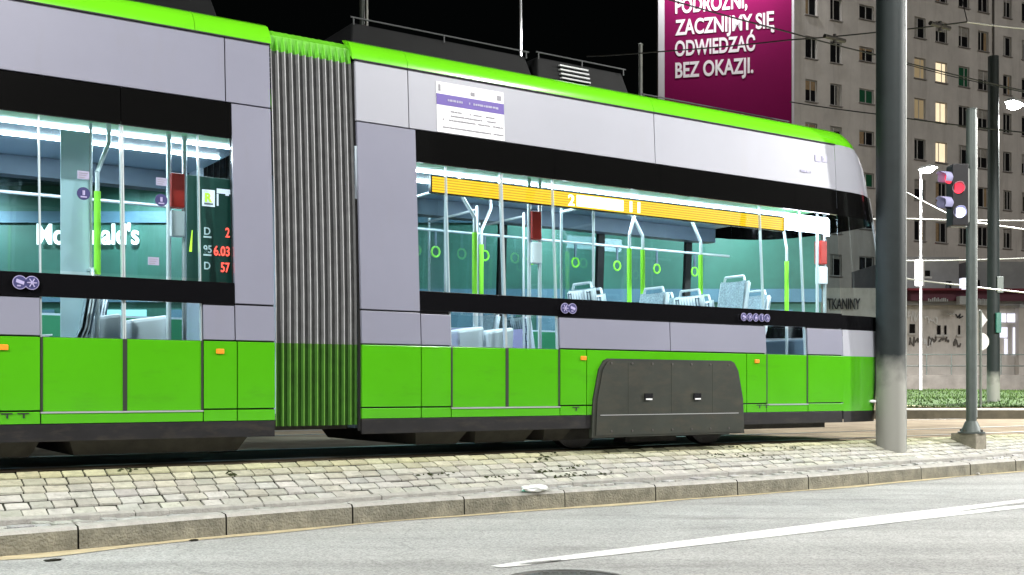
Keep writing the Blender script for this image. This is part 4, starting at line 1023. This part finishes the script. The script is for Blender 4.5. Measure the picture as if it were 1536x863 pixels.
for x0, x1, z0, z1, ci, fi in ops:
    wd, hh = x1-x0, z1-z0; kind = cols[ci][2]
    key = (round(wd,2), kind, (ci*3+fi*5) % 3)
    if key not in wm: wm[key] = win_mesh(wd, hh, [.5] if kind == 's' else [[.62],[.5],[.36]][key[2]], 'frame_white' if key[2] else 'frame_white')
    o = bpy.data.objects.new('window', wm[key]); col.objects.link(o); o.parent = apt; o.location = (x0, 0, z0)
    pm_ = lit.get((ci, fi), 'pane_dark'); pk = (key[0], kind, pm_)
    if pk not in pane_cache:
        q = MB(); q.box(.07, wd-.07, .125, .14, .07, hh-.07, pm_)
        if pm_ == 'pane_dark' : q.box(.07, .07+wd*.22, .145, .15, .07, hh-.07, 'frame_dark')
        pane_cache[pk] = q.mesh('pane')
    if pm_ == 'pane_dark' and random.random() < .6:
        ck = ('curtain', key[0], kind, random.randrange(4))
        if ck not in pane_cache:
            q = MB(); mt_ = random.choice(('curtain','curtain','curtain_warm')); k_ = ck[3]
            if k_ == 0: q.box(.09, wd*.38, .118, .123, .08, hh-.08, mt_)
            elif k_ == 1: q.box(wd*.66, wd-.09, .118, .123, .08, hh-.08, mt_)
            elif k_ == 2: q.box(.09, wd-.09, .118, .123, hh*.55, hh-.08, mt_)
            else: q.box(.09, wd*.28, .118, .123, .08, hh-.08, mt_); q.box(wd*.3, wd-.09, .118, .123, hh*.8, hh-.08, mt_)
            pane_cache[ck] = q.mesh('curtain')
        cu_ = bpy.data.objects.new('curtain', pane_cache[ck]); col.objects.link(cu_); cu_.parent = o
    p = bpy.data.objects.new('pane', pane_cache[pk]); col.objects.link(p); p.parent = o
    if pm_ in ('pane_lit','pane_blind'): o['label'] = 'lit window'
    sk = ('sill', key[0])
    if sk not in pane_cache:
        q = MB(); q.box(-.06, wd+.06, -.10, .10, -.06, -.003, 'wall_side'); pane_cache[sk] = q.mesh('sill')
    s_ = bpy.data.objects.new('sill', pane_cache[sk]); col.objects.link(s_); s_.parent = o
# gable block with the poster
pd = Vector((.968,-.25,0)).normalized(); pang = math.atan2(pd.y, pd.x); pr_ = Vector((18.0, 72.7, 0))
kk = lambda u: ((u-UC)/F)
def tP(u):      # distance along the poster plane from its right edge (negative to the left)
    k = kk(u); return (pr_.y*k - pr_.x)/(pd.x - pd.y*k)
def zP(u, v): return H + (VH-v)*(pr_.y + pd.y*tP(u))/F
gab = thing('poster_house', 'block whose end wall stands behind the large poster', 'building', pr_ + Vector((.1,.5,0)), pang)
gw = -tP(990)
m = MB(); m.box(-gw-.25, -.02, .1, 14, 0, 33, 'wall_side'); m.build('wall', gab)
m = MB(); m.box(-gw-.35, 0, .0, 14.2, 33, 33.4, 'roof_dark'); m.build('roof', gab)
bb = thing('billboard', 'large magenta poster with white lettering on the end wall of a block', 'billboard', pr_, pang)
t0 = tP(997)
m = MB(); m.box(t0, 0, -.02, .06, zP(1100,215), 29.5, 'poster_magenta'); m.build('poster_sheet', bb)
m = MB(); m.box(tP(987.5), t0-.01, -.06, .10, zP(1100,215)-.1, 29.6, 'poster_frame'); m.build('poster_frame', bb)
m = MB(); m.box(.01, .16, -.05, .10, zP(1100,215)-.1, 29.6, 'poster_frame'); m.build('poster_frame', bb)
for txt, u0, u1, v0, v1, vb in (('PODRÓŻNI,', 1013, 1121, None, None, 20.5), ('ZACZNIJMY SIĘ', 1013, 1162, None, None, 53), ('ODWIEDZAĆ', 1012.5, 1133, None, None, 84.5), ('BEZ OKAZJI.', 1013, 1130, None, None, 117)):
    a, b_ = tP(u0), tP(u1); lettering('poster_lettering', txt, b_-a, 23*72.5/F if False else 22.5*74/F, (a, -.035, zP(u0, vb)), 0, 'poster_text', bb, bold=.026, depth=.03)
for k in range(4):
    x = t0 + (k+.5)*(-t0)/4; m = MB(); m.tube((x,-.0,29.7),(x,-1.3,29.9),.04,'galv',n=8); arm_ = m.build('floodlight_arm', bb)
    m = MB(); m.box(x-.25,x+.25,-1.5,-1.2,29.75,29.95,'signal_black'); m.build('floodlight', arm_)
    ld = bpy.data.lights.new('floodlight_glow','SPOT'); ld.energy = 1700; ld.spot_size = R(140); ld.spot_blend = 1; ld.shadow_soft_size = .2
    lo = bpy.data.objects.new('floodlight_glow', ld); col.objects.link(lo); lo.parent = arm_; lo.location = (x,-1.9,29.6); lo.rotation_euler = Vector((0,.30,-1)).to_track_quat('-Z','Y').to_euler()
# shop building in front of the block
YS = 56.0
shp = thing('shop_building', 'low pale shop building with a dark red fascia and a lit shop window', 'building', ((1225-UC)*YS/F, YS, 0), R(2))
X = lambda u: (u-1225)*YS/F
Zs = lambda v: H + (VH-v)*YS/F
m = MB(); m.box(0, X(1720), 0, 9, 0, Zs(432), 'shop_wall'); m.build('wall', shp)
m = MB(); m.box(X(1362), X(1720), -.5, 0, Zs(452), Zs(440)+.1, 'shop_sign'); m.box(X(1355), X(1720), -.75, -.02, Zs(440)+.1, Zs(434), 'shop_red'); m.box(X(1355), X(1720), -.3, -.02, Zs(458), Zs(452), 'shop_block'); m.build('fascia', shp)
m = MB(); m.box(X(1360), X(1448), .5, 8, Zs(432), Zs(383), 'shop_block'); m.box(X(1382), X(1395), .46, .5, Zs(428), Zs(386), 'shop_wall'); m.box(X(1470), X(1720), 1, 8, Zs(432), Zs(388), 'shop_block'); m.build('upper_storey', shp)
for a, b_, v0, v1, mt in ((1395,1403,413,404,'pane_dark'),(1428,1436,432,420,'pane_dark'),(1462,1480,432,418,'pane_dark'),(1496,1501,434,418,'pane_dark'),(1366,1374,500,486,'pane_dark'),(1408,1413,502,488,'pane_dark'),(1419,1422,502,488,'pane_dark'),(1440,1443,502,488,'pane_dark')):
    yy = .5 if v0 < 440 else 0; m = MB(); m.box(X(a), X(b_), yy-.05, yy-.01, Zs(v0), Zs(v1), mt); m.box(X(a)-.08, X(b_)+.08, yy-.10, yy-.01, Zs(v0)-.1, Zs(v0), 'frame_white'); m.build('window', shp)
m = MB(); 
for a, b_, v0, v1 in ((1500,1513,483,470),(1515.5,1527,483,470),(1499,1515,506,491),(1511,1515,532,508),(1524,1529,532,491),(1531,1560,483,470),(1534,1560,530,490)): m.box(X(a), X(b_), -.06, -.01, Zs(v0), Zs(v1), 'shop_lit')
m.build('shop_window', shp)
m = MB(); m.box(X(1526),X(1536),-.5,-.1,0,Zs(462),'wall_pale'); m.build('pillar', shp)
m = MB(); m.box(X(1365),X(1375),-1.0,-.7,Zs(431),Zs(392),'lit_sign'); m.build('lit_sign', shp, bevel=.05)
m = MB(); m.box(X(1435.5),X(1445),-.9,-.5,Zs(436),Zs(419),'shop_lit'); m.box(X(1431),X(1446),-.9,-.5,Zs(458),Zs(446),'sign_back'); m.build('projecting_sign', shp)
rr = random.Random(5)
def scribble(x0, x1, v, n_, amp, name, mt='graffiti', r=.03, y=-.03):
    m = MB(); pts = []
    for k in range(n_): pts.append((X(x0)+(X(x1)-X(x0))*k/(n_-1)+rr.uniform(-.08,.08), y, Zs(v)+rr.uniform(-amp,amp)))
    m.path(pts, r, mt, n=5); m.build(name, shp)
scribble(1362,1378,475,16,.32,'graffiti'); scribble(1389,1410,480,18,.18,'graffiti'); scribble(1424,1436,473,9,.10,'graffiti'); scribble(1436,1445,474,8,.12,'graffiti','letter_dark')
for x0 in (1366,1394,1412,1432): scribble(x0,x0+12,513,14,.28,'graffiti','frame_dark',.04); 
scribble(1388,1400,514,12,.25,'graffiti')
def sign_blocks(u0, u1, v0, v1, mt, y):
    m = MB(); u = u0
    while u < u1:
        l = rr.uniform(2.0,3.4); m.box(X(u), X(min(u+l*.62,u1)), y, y+.02, Zs(v1), Zs(v0)-rr.uniform(0,.1), mt); u += l
    m.build('sign_lettering', shp)
sign_blocks(1388,1418,447,453.5,'sign_back',-.53); sign_blocks(1464,1478,448,458,'sign_back',-.53); sign_blocks(1527,1536,455,462,'sign_back',-.55)
lettering('sign_lettering', 'TKANINY', X(1290)-X(1240), 16*YS/F, (X(1240), -.10, Zs(464)), 0, 'letter_dark', shp, bold=.01, depth=.05)
# pole with the backs of a diamond and a round sign
YG = 27.0; rs = thing('road_sign', 'thin post carrying the grey backs of a diamond sign and a round sign', 'road sign', ((1471-UC)*YG/F, YG, 0))
zg = lambda v: H + (VH-v)*YG/F
m = MB(); m.tube((0,0,0),(0,0,zg(466)),.03,'galv',n=12); m.build('post', rs, smooth=True)
rr_ = 11*YG/F
m = MB(); q = [(rr_*math.cos(k*math.pi/2)*1.05, .045, zg(480)+rr_*1.45*math.sin(k*math.pi/2)) for k in range(4)]
m.face(q, 'sign_back'); m.face([(x,.06,z) for x,y,z in q][::-1], 'sign_back'); m.grid([q,[(x,.06,z) for x,y,z in q]], 'galv_pale', closed=True); m.build('diamond_plate', rs)
m = MB(); m.tube((0,.045,zg(512.5)),(0,.06,zg(512.5)),13.5*YG/F,'sign_back',n=32); m.tube((0,.040,zg(512.5)),(0,.046,zg(512.5)),13.7*YG/F,'galv_pale',n=32); m.tube((0,.035,zg(512.5)),(0,.045,zg(512.5)),12.8*YG/F,'sign_back',n=32); m.build('round_plate', rs)
# far kerb, path and grass
YKf = 22.9
m = MB(); m.box(-6, 60, YKf, YKf+.3, -.02, .165, 'far_kerb'); m.box(-6, 60, YKf-.01, YKf+.31, .165, .185, 'kerb_top'); tag(m.build('far_kerb'), kind='structure')
m = MB(); m.grid([[(-6,YKf+.3,.16),(60,YKf+.3,.16)],[(-6,29.5,.13),(60,29.5,.13)],[(-6,33,.22),(60,33,.22)]], 'dust'); tag(m.build('far_pavement'), kind='structure')
def gh(x, y):
    return .16 + .36*max(0,min(1,(y-29)/14)) + .05*math.sin(x*.5)+.04*math.sin(y*.9+x*.3)
m = MB(); gx = [8+.8*i for i in range(30)]; gy = [27.0+.9*i for i in range(19)]
m.grid([[(x,y,gh(x,y)+.02) for x in gx] for y in gy], 'grass_soil'); tag(m.build('grass_bank'), kind='structure')
gr = MB()
for _ in range(22000):
    x = random.uniform(9, 31); y = random.uniform(27.0, 43)
    if x > 16.2+(y-27)*.2 and y < 31.5: continue
    h_ = random.uniform(.03,.09); d = random.uniform(0, 6.28); wv_ = random.uniform(.012,.03)
    z = gh(x,y)+.015; dx, dy = math.cos(d)*wv_, math.sin(d)*wv_
    k = random.uniform(.6,1.4); gr.tint = (k*random.uniform(.9,1.3),k,k*.8)
    gr.face([(x-dx,y-dy,z),(x+dx,y+dy,z),(x+random.uniform(-.05,.05),y+random.uniform(-.05,.05),z+h_)], 'grass')
tag(gr.build('grass'), 'short bright green grass on the bank beyond the far kerb', 'grass', kind='stuff')
# low wall and railing beyond the grass
lw = thing('low_wall', 'low concrete wall with a railing beyond the grass, before the shops', 'wall', (9.5, 44.5, 0))
m = MB(); m.box(0, 26, 0, .25, 0, 1.15, 'low_concrete'); m.build('wall_face', lw)
m = MB()
for k in range(2): m.tube((0,.12,1.5+.45*k),(26,.12,1.5+.45*k),.022,'galv',n=6)
for k in range(27): m.tube((k*.98+.02,.12,1.15),(k*.98+.02,.12,1.98),.022,'galv',n=6)
m.build('railing', lw)

# ------------------------------------------------------------------ what is seen through the tram windows
rest = thing('restaurant_building', 'dark green restaurant behind the tram, its white name seen through the windows', 'building', (-22, 30, 0))
m = MB(); m.box(0, 30.2, 0, 9, 0, 6.0, 'restaurant_green'); m.build('wall', rest)
m = MB(); m.box(-.3, 30.3, -.5, 9.3, 6.0, 6.5, 'restaurant_dark'); m.build('roof', rest)
m = MB(); 
for k in range(12):
    x = .6 + 2.45*k; m.box(x, x+1.9, -.06, -.01, .7, 2.7, 'lit_teal' if k % 3 == 1 else 'restaurant_teal')
m.build('window', rest)
m = MB(); m.box(0, 30.2, -.10, -.02, 2.9, 3.25, 'restaurant_teal'); m.box(0, 30.2, -.12, -.02, 5.0, 5.3, 'restaurant_teal'); m.build('facade_band', rest)
u0, u1 = 59, 211; x0 = (u0-UC)*30/F; x1 = (u1-UC)*30/F
lettering('sign_lettering', "McDonald's", x1-x0, 30*30/F, (x0+22, -.14, H+(VH-366)*30/F - .02), 0, 'letter_white', rest, bold=.018, depth=.06)
for k in range(6):  # fixtures added to light the restaurant wall, none seen there
    x = 2.5 + 5*k; m = MB(); m.box(x-.2,x+.2,-1.3,-.9,5.78,5.9,'lit_sign'); m.tube((x,-1.0,5.9),(x,-.4,6.1),.03,'signal_black',n=6); o = m.build('added_facade_lamp', rest)
    ld = bpy.data.lights.new('added_facade_light','SPOT'); ld.energy = 900; ld.spot_size = R(150); ld.spot_blend = .6; ld.shadow_soft_size = .2; ld.color = (.9,1,1)
    lo = bpy.data.objects.new('added_facade_light', ld); col.objects.link(lo); lo.parent = o; lo.location = (x,-1.9,5.7); lo.rotation_euler = Vector((0,.45,-1)).to_track_quat('-Z','Y').to_euler()
